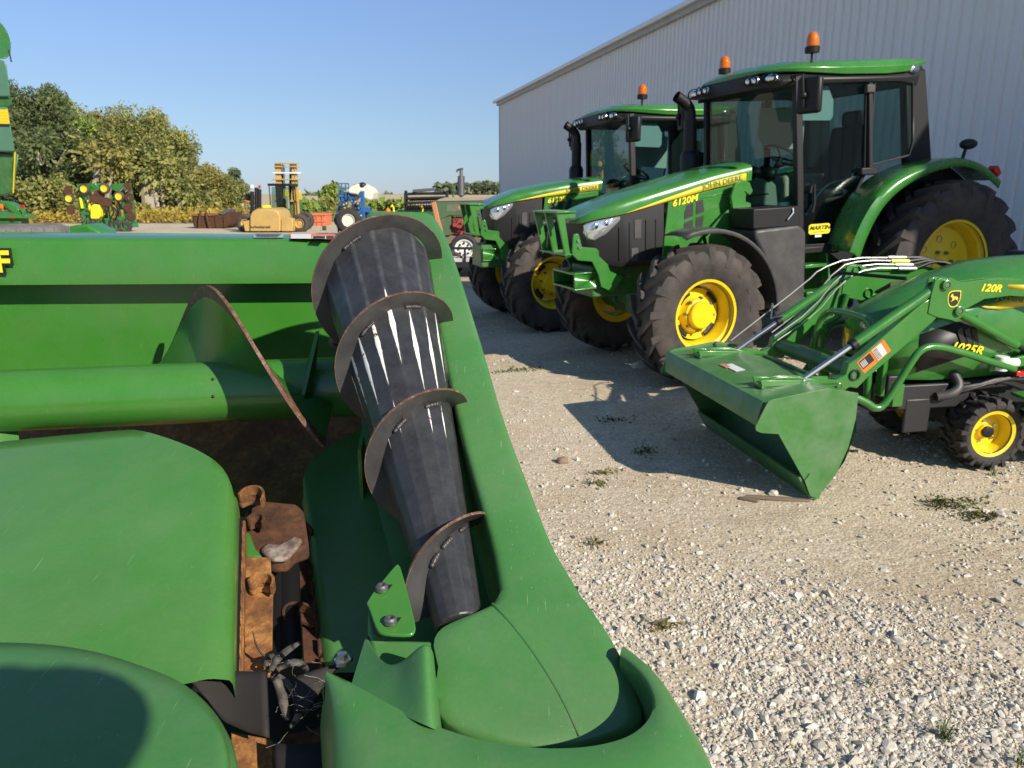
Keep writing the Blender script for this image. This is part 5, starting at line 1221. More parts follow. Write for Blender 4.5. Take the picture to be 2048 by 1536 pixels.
        b = MB(); b.pxz(B, y - .034, y - .018); b.pxz(B, y + .018, y + .036); P('knee_plate', b, 'green', .003, arm)
        b = MB(); b.lathe([(-.04, .034), (.041, .034), (.041, .024), (.032, .024)], (1.015, y, .66), n=24); P('tube_boss', b, 'ink', 0, arm)
        for x, z, r in ((.495, 1.175, .030), (.385, 1.02, .030), (1.345, .625, .024), (1.115, .60, .020), (1.125, .575, .012)):
            b = MB(); b.lathe([(-.05, r), (.052, r), (.055, r - .006), (.055, r * .55), (.045, r * .5), (.045, 0)], (x, y, z), n=20); b.v = [(p[0], (p[1] - y) * s + y, p[2]) for p in b.v]; pn = P('pivot_pin', b, 'green', 0, arm)
            b = MB(); b.lathe([(.046, r * .5), (.052, r * .42), (.052, 0)], (x, y, z), n=14); b.v = [(p[0], (p[1] - y) * s + y, p[2]) for p in b.v]; P('grease_cap', b, 'dsteel', 0, pn)
        # links to the bucket
        b = MB(); K = [(1.60, .60), (1.59, .64), (1.50, .665), (1.36, .66), (1.20, .625), (1.12, .63), (1.10, .57), (1.16, .545), (1.24, .585), (1.34, .585), (1.45, .61)]
        b.pxz(K, y - .022, y - .010); b.pxz(K, y + .010, y + .022); P('bucket_link', b, 'green', .003)
        b = MB(); b.prism([(1.61, y - .05, .605), (1.61, y + .05, .605), (1.10, y + .05, .605), (1.10, y - .05, .605)], (0, 0, .02)); b.pxz([(1.60, .60), (1.62, .66), (1.55, .655), (1.14, .64), (1.12, .60)], y - .05, y - .038); b.pxz([(1.60, .60), (1.62, .66), (1.55, .655), (1.14, .64), (1.12, .60)], y + .038, y + .05); P('coupler', b, 'green', .003)
        # bucket cylinder
        p0, p1 = Vector((.50, y, 1.175)), Vector((1.345, y, .625)); d = (p1 - p0)
        b = MB(); b.tube([p0 + d * .04, p0 + d * .62], .030, 16); cy = P('bucket_cylinder', b, 'green', .003)
        b = MB(); b.tube([p0 + d * .60, p0 + d * .635], .033, 16); P('gland', b, 'black', .002, cy)
        b = MB(); b.tube([p0 + d * .62, p1], .0165, 12); P('rod', b, 'steel', 0, cy)
        # lift cylinder
        p0, p1 = Vector((.385, y, 1.02)), Vector((-.42, y * .9, .64)); d = p1 - p0
        b = MB(); b.tube([p0, p0 + d * .62], .028, 16); cy = P('lift_cylinder', b, 'green', .003)
        b = MB(); b.tube([p0 + d * .62, p1], .015, 12); P('rod', b, 'black', 0, cy)
        # guard tube and mast
        b = MB(); b.tube(smoothpoly([(1.06, s * .40, .545), (.90, s * .42, .485), (.83, s * .43, .432), (.77, s * .43, .46), (.64, s * .45, .74), (.59, s * .45, .80), (.50, s * .45, .815), (.30, s * .45, .765), (.10, s * .44, .70), (-.10, s * .42, .64)], 2), .023, 10); P('guard_tube', b, 'green', 0)
        b = MB(); b.tube(smoothpoly([(.76, s * .36, .80), (.68, s * .38, .82), (.60, s * .38, .85), (.575, s * .37, .92), (.56, s * .36, 1.02)], 2), .020, 10); P('guard_tube', b, 'green', 0)
        b = MB(); b.box((.745, s * .33, .66), (.03, .06, .34)); b.box((.66, s * .38, .50), (.07, .03, .14)); P('mast_strap', b, 'green', .004)
        b = MB(); b.pxz([(.05, .62), (-.3, .66), (-.55, 1.0), (-.42, 1.06), (-.2, .72), (.05, .67)], s * .37, s * .40); P('loader_mast', b, 'green', .006)
    # hydraulic pipes on the right arm
    for k in range(4):
        y = -.47 + .04 * k; b = MB()
        z1 = 1.262 - .022 * k
        b.tube(smoothpoly([(.10, y, z1 - .01), (.42, y, z1), (.60, y, z1 - .02 - .018 * k), (.80, y + .01 * (k == 0), .98 - .035 * k), (1.06, y, .775 - .02 * k)] if k else [(.10, y, 1.25), (.50, y, 1.255), (.72, y, 1.18), (.80, y, 1.10), (1.28, y, .745), (1.34, y, .70)], 1), .006, 8); P('hydraulic_pipe', b, 'zinc', 0)
    b = MB(); b.tube([(1.05, -.47, .95), (1.09, -.40, .86), (1.0, -.38, .88)], .008, 6); P('hydraulic_pipe', b, 'steel', 0)
    for k in range(4):
        b = MB(); y = -.47 + .04 * k; b.tube([(.20, y, 1.253 - .022 * k), (.06, y, 1.25 - .022 * k)], .014, 8); fi = P('pipe_fitting', b, 'letter' if k == 1 else 'zinc', 0)
        b = MB(); b.tube(smoothpoly([(.07, y, 1.25 - .022 * k), (-.1, y + .02, 1.25), (-.3, y + .1, 1.15), (-.5, -.2, 1.0)], 2), .012, 8); P('hydraulic_hose', b, 'black', 0)
    b = MB(); b.tube([(.60, -.42, 1.16), (.40, .0, 1.16), (.45, .40, 1.18)][:2], .012, 8); P('hydraulic_hose', b, 'black', 0)
    # cross tube and bumper
    b = MB(); b.tube([(1.0, -.42, .665), (1.0, .42, .665)], .052, 20); P('cross_tube', b, 'dgreen', 0)
    b = MB(); b.tube([(1.13, -.42, .60), (1.13, .42, .60)], .016, 10); P('torsion_rod', b, 'dgreen', 0)
    b = MB(); b.tube(smoothpoly([(.80, -.30, .42), (.82, -.30, .72), (.78, -.27, .93), (.78, .0, .95), (.78, .27, .93), (.82, .30, .72), (.80, .30, .42)], 2), .022, 10); b.tube([(.80, -.29, .66), (.80, .29, .66)], .018, 8); P('hood_guard', b, 'green', 0)
    # writing on the near arm
    for k, (x0, z0) in enumerate(((.945, .728), (.865, .795))):
        sx, sz = .0796, -.0658; u = Vector((-.77, 0, .637)); w = Vector((-.637, 0, -.77)) * -1
        def quad(mat, a0, a1, h0, h1, dy, par):
            b = MB(); c = Vector((x0, .4505 + dy, z0)); b.prism([tuple(c + u * a + w * -h) for a, h in ((a0, h0), (a1, h0), (a1, h1), (a0, h1))], (0, .0008, 0)); return P('decal', b, mat, 0, par)
        q = quad('orange', -.045, .055, -.045, .045, 0, None); quad('decalwhite' if k else 'ink', -.038, .048, -.038, .020 if not k else .038, .0012, q)
        if k: quad('orange', .028, .05, -.04, .04, .0016, q); quad('ink', -.036, -.006, -.034, .034, .0016, q)
        for j in range(5): quad('decalwhite', -.032 + .008 * j, -.029 + .008 * j, -.030, .03 if k else .012, .0024, q)
    lettering('120R', .060, M['letter'], t, TL(.19, .4575, 1.148, -4), shear=.25, off=.0018, width=1.15)
    b = MB(); b.grid([[(x, .4565, z0), (x, .4565, z1)] for x, z0, z1 in ((.075, 1.145, 1.168), (-.1, 1.125, 1.162), (-.3, 1.09, 1.13), (-.5, 1.02, 1.05))]); P('flash_stripe', b, 'stripe', 0, solid=.002)
    # emblem: leaping animal on a dark shield
    sh = smoothpoly([(-.034, .040), (.034, .040), (.040, .0), (.026, -.040), (0, -.050), (-.026, -.040), (-.040, .0), (-.034, .040)], 2)[:-1]
    c = (.425, 1.095)
    b = MB(); b.pxz([(c[0] + a * 1.12, c[1] + d * 1.12) for a, d in sh], .4555, .4565); em = P('emblem', b, 'letter', 0)
    b = MB(); b.pxz([(c[0] + a, c[1] + d) for a, d in sh], .4566, .4572); P('emblem_field', b, 'ink', 0, em)
    deer = [(.030, .012), (.022, .020), (.024, .030), (.018, .022), (.014, .030), (.012, .018), (.002, .010), (-.016, .010), (-.028, .0), (-.020, -.004), (-.030, -.020), (-.018, -.010), (-.006, -.004), (.004, -.012), (.022, -.022), (.012, -.008), (.014, .002), (.022, .010)]
    b = MB(); b.pxz([(c[0] + a * .95, c[1] + d * .95) for a, d in deer], .4573, .4579); P('emblem_figure', b, 'letter', 0, em)
compact()

# ================================================================ MACHINES AND TREASURES AT THE FAR SIDE OF THE YARD
class Far:
    """a thing at forward distance y whose parts are laid out by where they show from the yard"""
    def __init__(s, name, label, cat, u, y, group=None, skew=0):
        s.y = y; s.sk = skew; s.o = Vector((XU(u, y, 1.0), y, 0)); s.t = thing(name, label, cat, Matrix.Translation(s.o), group); s.k = y * cP / FPX
    def p(s, u, v, dy=0): return Vector((XU(u, s.y, ZV(v, s.y)), s.y + dy, ZV(v, s.y))) - s.o
    def box(s, name, u0, v0, u1, v1, dy, d, mat, bevel=.02, par=None, **k):
        a, c = s.p(u0, v0, dy), s.p(u1, v1, dy); z0 = max(c.z, -.02)
        b = MB(); b.box(((a.x + c.x) / 2, dy + d / 2, (a.z + z0) / 2), (abs(c.x - a.x), d, abs(a.z - z0))); return obj(name, b, M[mat] if isinstance(mat, str) else mat, par or s.t, bevel=bevel, **k)
    def poly(s, name, pts, dy, d, mat, bevel=.015, par=None, **k):
        b = MB(); b.prism([tuple(s.p(u, v, dy)) for u, v in pts], (s.sk * d, d, 0)); return obj(name, b, M[mat] if isinstance(mat, str) else mat, par or s.t, bevel=bevel, **k)
    def bar(s, name, pts, r, mat, par=None, n=8):
        b = MB(); b.tube([s.p(*q) for q in pts], r, n); return obj(name, b, M[mat] if isinstance(mat, str) else mat, par or s.t)
    def wheel(s, u, v, dy, rt, rr, w, rim, tm='rubber'):
        c = s.p(u, v, dy); b = MB(); b.lathe([(-w * .30, 0), (-w * .34, rr * .4), (-w * .25, rr * .7), (-w * .45, rr * .92), (-w * .45, rr), (w * .45, rr), (w * .45, 0)], tuple(c), n=28); o = obj('wheel', b, M[rim], s.t)
        b = MB(); b.lathe([(-w * .42, rr), (-w * .5, rr + (rt - rr) * .5), (-w * .36, rt - .01), (0, rt), (w * .36, rt - .01), (w * .5, rr + (rt - rr) * .5), (w * .42, rr)], tuple(c), n=32); obj('tyre', b, M[tm], o); return o

def combine_at_edge():
    f = Far('combine_harvester', 'tall green combine side with yellow stripe cut by the left edge', 'combine', -120, 13.5, None, -1.05)
    L = -430
    f.poly('upper_panel', [(L, 117), (8, 119), (14, 128), (22, 194), (L, 190)], 0, 2.2, 'teal', .03)
    f.poly('belt_panel', [(L, 190), (22, 194), (15, 213), (L, 208)], .06, 2.0, 'dgreen', .01)
    f.poly('side_panel', [(L, 208), (16, 213), (31, 304), (L, 296)], 0, 2.2, 'teal', .03)
    f.poly('flash_stripe', [(L, 214), (17, 219), (21, 248), (L, 243)], -.02, .02, 'stripe', 0)
    for k in range(4): f.poly('stripe_line', [(L, 219 + 6 * k), (17, 224.5 + 6 * k), (17.2, 225.5 + 6 * k), (L, 220 + 6 * k)], -.024, .004, 'indyellow2', 0)
    f.poly('flash_border', [(L, 243), (21, 248), (22, 252), (L, 247)], -.022, .02, 'ink', 0)
    f.poly('hopper_side', [(L, 297), (31, 305), (19, 386), (0, 392), (L, 392)], .12, 1.9, 'dgreen', .04)
    f.bar('edge_trim', [(31, 304, -.01), (24, 350, .05), (19, 386, .1)], .012, 'stripe')
    b = MB(); c = f.p(-34, 72, .3); b.lathe([(-1.2, .27), (.0, .27), (.0, .30), (.07, .30), (.07, .2), (.04, 0)], tuple(c), 'x', 28); o = obj('unloading_auger', b, M['green'], f.t, sharp=30)
    for k in range(10):
        q = 2 * math.pi * k / 10; b = MB(); b.ball((c.x + .07, c.y + .285 * math.cos(q), c.z + .285 * math.sin(q)), .018, 8, 6); obj('bolt', b, M['steel'], o)
    f.bar('cable', [(9, 98, .1), (12, 108, .1), (15, 122, .1)], .012, 'ink')
    f.wheel(-300, 400, .6, .95, .5, .6, 'yellow'); f.wheel(-520, 420, .6, .7, .4, .45, 'yellow')
    f.box('chassis', -500, 380, -230, 420, .8, 1.0, 'dgreen')
combine_at_edge()

def left_foreground():
    f = Far('folded_header', 'green folded head frame with red reflectors behind the header rail', 'implement', 20, 21)
    f.poly('frame', [(-60, 418), (0, 424), (52, 430), (52, 437), (-60, 437)], 0, .5, 'green')
    f.poly('arm', [(-10, 402), (12, 404), (32, 418), (36, 428), (24, 428), (4, 412), (-12, 410)], .1, .3, 'green')
    f.box('reflector', 40, 410, 50, 416, -.03, .02, 'red'); f.box('reflector', 22, 434, 30, 437, -.03, .02, 'red', .003); f.bar('reflector_stay', [(45, 416, 0), (46, 430, 0)], .02, 'green')
    f.box('reflector', 0, 408, 8, 417, -.03, .02, 'orange', .003); f.box('skid', -40, 437, 40, 470, .1, .4, 'dgreen')
    gm = paint('grey_worn_rubber', (.11, .105, .10), .8, 0, .3)
    for j, (u, y, zt, rr) in enumerate(((52, 10.5, 1.285, .50), (-18, 10.1, 1.275, .44))):
        n = 5; hh = zt / n
        for k in range(n):
            b = MB(); h = hh * .5
            b.lathe([(-h, rr * .62), (-h * .98, rr * .85), (-h * .7, rr * .98), (0, rr), (h * .7, rr * .98), (h * .98, rr * .85), (h, rr * .62), (h * .8, rr * .55), (-h * .8, rr * .55), (-h, rr * .62)], (0, 0, 0), 'z', 40)
            for q in range(22):
                a = 2 * math.pi * q / 22; b.box((rr * .985 * math.cos(a), rr * .985 * math.sin(a), 0), (.03, .05, h * 1.5), Matrix.Rotation(a, 3, 'Z'))
            o = obj('worn_tyre', b, gm); o.location = (XU(u, y, zt), y, hh * (k + .5))
            w = ['smaller left', 'wider right'][j == 0]; od = ['lowest', 'second lowest', 'middle', 'second highest', 'topmost'][k]
            tag(o, '%s grey worn tyre of the %s stack behind the header rail' % (od, w), 'tyre', 'stacked worn tyres')
    f = Far('row_divider', 'flat green pointed row divider lying behind the header rail', 'divider', 165, 11.5)
    b = MB(); f.poly('shell', [(122, 456), (150, 450), (172, 448), (198, 462), (205, 475), (122, 475)], 0, .5, 'green', .04); f.box('foot', 140, 470, 190, 560, .1, .3, 'dgreen')
left_foreground()

def folded_planter():
    f = Far('folded_planter', 'folded green row planter with yellow wheels raised high and a yellow tank', 'planter', 205, 35)
    f.poly('wing', [(152, 368), (192, 366), (196, 380), (172, 384), (170, 420), (182, 452), (168, 452), (156, 420), (158, 385)], 0, .5, 'green')
    f.poly('wing', [(222, 368), (252, 366), (254, 380), (258, 400), (262, 440), (268, 455), (250, 455), (246, 420), (240, 385), (224, 380)], 0, .5, 'green')
    f.poly('lower_beam', [(165, 446), (200, 438), (262, 432), (266, 446), (205, 458), (170, 460)], -.1, .5, 'green')
    for u, v, r in ((175, 378, .24), (215, 377, .24), (244, 393, .24), (145, 397, .23)): f.wheel(u, v, -.25, r, r * .62, .16, 'yellow')
    f.poly('seed_tank', [(184, 415), (190, 408), (203, 410), (205, 432), (200, 438), (185, 436)], -.2, .5, 'letter', .05); f.poly('tank_base', [(186, 430), (203, 432), (202, 437), (187, 437)], -.22, .1, 'letter')
    for u, v in ((192, 398), (208, 402), (218, 404), (200, 390), (258, 375), (262, 395), (260, 415), (266, 432), (140, 382), (145, 420)):
        b = MB(); c = f.p(u, v, -.15); b.lathe([(-.02, 0), (-.015, .20), (.01, .21), (.02, 0)], tuple(c), n=18); obj('coulter_disc', b, M['rustdark'], f.t)
    rd = random.Random(2)
    for i in range(9):
        u = 160 + 12 * i; f.box('row_unit', u, 380 + rd.uniform(0, 40), u + 6, 425 + rd.uniform(0, 25), rd.uniform(0, .6), .2, rd.choice(['green', 'dgreen', 'black', 'green']), .01)
    for u in (212, 226, 236): f.bar('hose', [(u, 410, -.1), (u + 6, 425, -.2), (u - 3, 440, -.15), (u + 5, 452, 0)], .035, 'black')
    for u, v in ((160, 395), (229, 390), (176, 400)): f.poly('ram', [(u, v), (u + 4, v), (u + 8, v + 22), (u + 4, v + 22)], -.1, .1, 'letter')
    for i in range(46):
        u, v = (rd.uniform(156, 192) if i % 2 else rd.uniform(222, 262)), rd.uniform(368, 452); m = rd.choice(['dgreen', 'ink', 'green', 'ink', 'dgreen', 'dsteel', 'rustdark'])
        if i % 3: f.bar('linkage', [(u, v, -.06 - .1 * rd.random()), (u + rd.uniform(-7, 7), v + rd.uniform(4, 14), -.08 - .15 * rd.random())], rd.uniform(.025, .05), m, None, 5)
        else: f.box('bracket', u, v, u + rd.uniform(3, 6), v + rd.uniform(3, 9), -.16 * rd.random() - .04, .12, m, .01)
    for i in range(10): f.bar('gauge_arm', [(168 + 9 * i, 440, -.15), (170 + 9 * i, 452, -.2), (166 + 9 * i, 459, -.1)], .03, 'ink', None, 5)
    for u in (190, 235, 253): f.wheel(u, 453, -.1, .28, .15, .2, 'dgreen')
folded_planter()

def skip_bin():
    f = Far('steel_skip', 'rusty brown steel scrap bin with dented end, left of the forklift', 'skip', 423, 38)
    f.poly('body', [(385, 430), (424, 430), (436, 428), (459, 424), (458, 448), (452, 455), (392, 459), (386, 450)], 0, 1.8, 'rustdark', .03)
    f.poly('rim', [(383, 428), (424, 428), (436, 426), (436, 430), (424, 432), (383, 432)], -.05, 1.9, 'rust', .01)
    f.poly('torn_flap', [(438, 426), (452, 418), (460, 419), (458, 424), (446, 430)], -.05, 1.0, 'dsteel', .005)
    for u0, u1 in ((402, 399), (412, 421)): f.bar('lifting_bar', [(u0, 421, -.08), ((u0 + u1) / 2, 440, -.1), (u1, 459, -.08)], .06, 'rustdark')
    for u in (388, 430, 447): f.box('stiffener', u, 432, u + 3, 455, -.06, .06, 'rustdark', .01)
    f.box('skid', 388, 456, 456, 462, .2, 1.4, 'rustdark')
skip_bin()

def forklift():
    f = Far('forklift', 'yellow rough terrain forklift seen from behind with raised mast', 'forklift', 538, 34)
    b = MB(); rows = []
    for dy, k in ((0, 1.0), (.25, 1.02), (.9, 1.05), (1.6, 1.05)):
        pts = [(500, 462), (500, 432), (504, 421), (514, 416), (546, 416), (556, 421), (560, 432), (560, 462)]; rows.append([f.p(530 + (u - 530) * k, v + (0 if dy > .2 else 3 * (v < 425)), dy) for u, v in pts])
    b.grid(rows, caps=True); hd = obj('engine_cover', b, M['indyellow'], f.t, bevel=.04)
    Mt = Matrix(((1, 0, 0), (0, 0, -1), (0, 1, 0))).to_4x4(); Mt.translation = f.p(521, 454, -.012); lettering('turbocharged', .16, M['ink'], hd, Mt, off=.003)
    f.poly('side_box', [(561, 437), (575, 435), (584, 438), (584, 463), (561, 463)], .1, 1.2, 'indyellow', .03); f.poly('side_box', [(484, 443), (499, 440), (499, 463), (488, 463)], .1, 1.2, 'indyellow', .03)
    for u in (482, 592): f.wheel(u, 448, .7, .42, .2, .42, 'indyellow')
    for u in (500, 572): f.wheel(u, 446, 3.2, .42, .25, .4, 'ink')
    f.box('chassis', 500, 440, 584, 458, 1.0, 3.0, 'indyellow')
    # mast
    for u0, u1 in ((512, 516), (519, 521), (547, 549), (553, 558)): f.box('mast_rail', u0, 321, u1, 440, 3.0, .16, 'indyellow', .01)
    for v, h, w in ((320, 3, 0), (328, 2, 3), (341, 3, 6), (355, 3, 6), (402, 3, 0)): f.box('mast_crossbar', 509 - w, v, 559 + w, v + h, 2.9, .12, 'decalwhite' if v in (341,) else 'indyellow', .01)
    for u in (523, 540): f.bar('mast_ram', [(u, 324, 3.1), (u, 410, 3.1)], .05, 'black'); f.bar('ram_rod', [(u, 322, 3.05), (u, 345, 3.05)], .03, 'steel')
    for u in (529, 544): f.bar('mast_chain', [(u, 326, 2.95), (u, 400, 2.95)], .02, 'black')
    f.box('carriage', 520, 402, 550, 408, 3.3, .1, 'black')
    # cab
    for u in (514, 555): f.box('cab_post', u - 2, 369, u + 2, 432, 1.8, .1, 'black', .01); f.box('cab_post', u - 2, 369, u + 2, 432, 2.8, .1, 'black', .01)
    f.box('cab_roof', 510, 366, 559, 371, 1.7, 1.3, 'black'); f.poly('cab_glass', [(517, 373), (552, 373), (552, 420), (517, 420)], 1.85, .02, 'glass', 0)
    f.box('cab_seat', 524, 398, 545, 424, 2.2, .4, 'seat'); f.box('seat_back', 540, 392, 548, 420, 2.2, .3, 'interior')
    for u, v0 in ((492, 383), (501, 375), (507, 378)): f.bar('stack', [(u, v0, .8), (u, 430, .8)], .09, 'black')
    f.box('air_box', 476, 388, 485, 402, .9, .4, 'black'); f.bar('mirror_stay', [(478, 402, .8), (490, 405, .8)], .03, 'orange')
    b = MB(); b.ball(tuple(f.p(495, 374, .6)), .10, 12, 8); obj('round_lamp', b, M['white'], f.t); f.box('tail_lamp', 506, 370, 510, 376, .7, .1, 'red', .01); f.box('seat_cushion', 518, 411, 532, 417, .4, .4, 'letter', .03)
    f = Far('combine_harvester', 'yellow and green combine partly hidden behind the forklift', 'combine', 572, 50)
    f.poly('grain_tank', [(558, 381), (578, 379), (584, 386), (583, 402), (576, 405), (558, 404)], 0, 2.5, 'indyellow2', .08); f.poly('body', [(556, 404), (586, 404), (584, 425), (580, 440), (556, 440)], .1, 2.4, 'green', .05)
    f.wheel(566, 438, -.1, .5, .28, .4, 'yellow'); f.box('side_flag', 584, 398, 590, 405, -.1, .05, 'letter'); f.box('auger_end', 558, 369, 565, 377, .4, .4, 'black', .04); f.box('cab', 556, 395, 566, 420, -.2, .5, 'black')
    f = Far('pipe_rack', 'small rusty rack standing beside the forklift', 'rack', 577, 37)
    for k in range(6): f.box('bar', 562 + 5.5 * k, 421, 563.5 + 5.5 * k, 440, 0, .06, 'rust', .004)
    for v in (421, 430, 438): f.box('rail', 561, v, 593, v + 1.6, .03, .06, 'rust', .004)
    for u in (562, 591): f.box('leg', u, 438, u + 2, 466, 0, .06, 'rust', .004)
    f = Far('skip_bin', 'long orange ribbed bin on the gravel right of the forklift', 'bin', 620, 41)
    f.poly('body', [(590, 429), (651, 428), (651, 452), (592, 453)], 0, 1.4, 'skip', .03); f.box('rim', 588, 427, 652, 431, -.06, 1.5, 'skip', .015); f.box('rail', 590, 441, 652, 444, -.05, .06, 'skip', .01)
    for u in (598, 609, 621, 633, 644): f.box('stiffener', u, 431, u + 2, 452, -.06, .07, 'skip', .01)
    f.box('skid', 592, 452, 650, 458, .1, 1.2, 'rustdark')
    f = Far('gate_valve_post', 'short grey post beside the blue implement', 'post', 648, 36); f.box('post', 644, 452, 652, 470, 0, .2, 'grey', .03)
forklift()

def blue_implement():
    f = Far('strip_till_toolbar', 'blue implement with long cream tank and railed ladder platform', 'implement', 708, 30)
    b = MB(); rows = []
    pr = [(697, 384, .15), (701, 373, .5), (712, 369, .62), (728, 370, .66), (742, 379, .55), (747, 388, .4), (745, 398, .3), (738, 402, .1)]
    c0 = [(694, 381), (700, 374), (712, 368), (724, 367), (738, 375), (747, 384), (744, 400), (738, 401), (712, 389), (698, 387)]
    f.poly('liquid_tank', c0, .0, 1.3, 'cream', .16, seg=4); b = MB(); b.ball(tuple(f.p(724, 371, .1)), .14, 12, 8, (1.1, 1, .9)); obj('tank_lid', b, M['ink'], f.t); f.bar('tank_vent', [(704, 370, .4), (722, 367, .4)], .03, 'dsteel')
    for u in (676, 682, 690, 696): f.bar('rail_post', [(u, 367, .1), (u + .5, 400, .1)], .022, 'blue')
    for v in (367, 376, 385, 393): f.bar('rail', [(676, v, .1), (696, v, .1)], .02, 'blue')
    f.poly('platform', [(676, 396), (698, 382), (712, 390), (704, 402), (680, 404)], .15, 1.0, 'blue')
    f.poly('mast', [(721, 382), (729, 382), (731, 440), (723, 440)], -.1, .16, 'blue'); f.bar('brace', [(726, 420, -.2), (712, 432, -.25), (704, 440, -.3)], .055, 'blue'); f.bar('brace', [(702, 402, 0), (718, 418, 0), (738, 424, 0)], .06, 'blue')
    f.bar('brace', [(680, 404, .1), (674, 428, .1), (690, 424, .1)], .05, 'blue'); f.box('toolbar', 670, 424, 745, 430, .3, .18, 'blue'); f.box('clamp', 728, 414, 740, 424, -.05, .2, 'blue')
    f.wheel(702, 440, -.4, .46, .24, .25, 'cream', 'rubberclean'); f.wheel(690, 446, .3, .42, .22, .25, 'ink', 'rubberclean')
    for u, v in ((693, 408), (697, 414), (716, 408), (722, 432), (688, 410)): b = MB(); b.ball(tuple(f.p(u, v, -.1)), .09, 10, 6); obj('pump', b, M['dsteel'], f.t)
    for u, dy in ((680, .1), (708, .4), (734, .2), (742, .5), (718, .1)):
        b = MB(); b.lathe([(-.03, 0), (-.02, .26), (.02, .27), (.03, 0)], tuple(f.p(u, 441, dy)), n=20); obj('coulter_disc', b, M['ink'], f.t); f.bar('shank', [(u, 428, dy), (u + 3, 438, dy), (u - 2, 455, dy)], .05, 'ink')
    for u0 in (700, 712): f.bar('hose', [(u0, 392, 0), (u0 - 6, 410, -.1), (u0 + 4, 425, -.1), (u0 + 2, 438, 0)], .03, 'ink')
    f.box('stand', 672, 455, 676, 466, .2, .1, 'ink')
blue_implement()

def reel_header():
    f = Far('grain_header', 'black pickup reel header with tines behind the end shield', 'header', 850, 26)
    for k, (v, dy) in enumerate(((388, .5), (397, .1), (406, .0), (414, .2), (400, .8))): f.bar('reel_bar', [(812, v, dy), (890, v - 2, dy)], .045, 'ink')
    for u in (809, 892):
        b = MB(); c = f.p(u, 401, .4); b.lathe([(-.03, .05), (-.03, .33), (.03, .33), (.03, .05)], tuple(c), 'x', 20); obj('reel_end', b, M['ink'], f.t)
        for q in range(6):
            a = 2 * math.pi * q / 6; b = MB(); b.tube([c, c + Vector((0, .33 * math.cos(a), .33 * math.sin(a)))], .02, 6); obj('reel_spoke', b, M['ink'], f.t)
    for k in range(14):
        u = 816 + 5.4 * k; f.bar('tine', [(u, 405, -.02), (u - 2, 414, -.12), (u - 5, 421, -.05)], .014, 'ink')
    f.poly('hood_cover', [(822, 379), (868, 375), (868, 381), (822, 385)], .4, .4, 'dsteel'); f.poly('header_back', [(806, 415), (895, 413), (895, 428), (800, 430)], .5, .4, 'ink')
    f.poly('green_frame', [(770, 423), (800, 420), (866, 424), (866, 460), (774, 460)], .3, .5, 'green')
    for u in (787, 845): f.bar('yellow_hook', [(u, 424, .1), (u - 1, 415, .1), (u - 4, 410, .1), (u - 6, 414, .1)], .03, 'letter')
    b = MB(); b.ball(tuple(f.p(775, 422, .1)), .09, 8, 6); obj('red_cap', b, M['orange'], f.t)
    f.box('stand', 800, 455, 810, 490, .4, .3, 'dgreen')
reel_header()

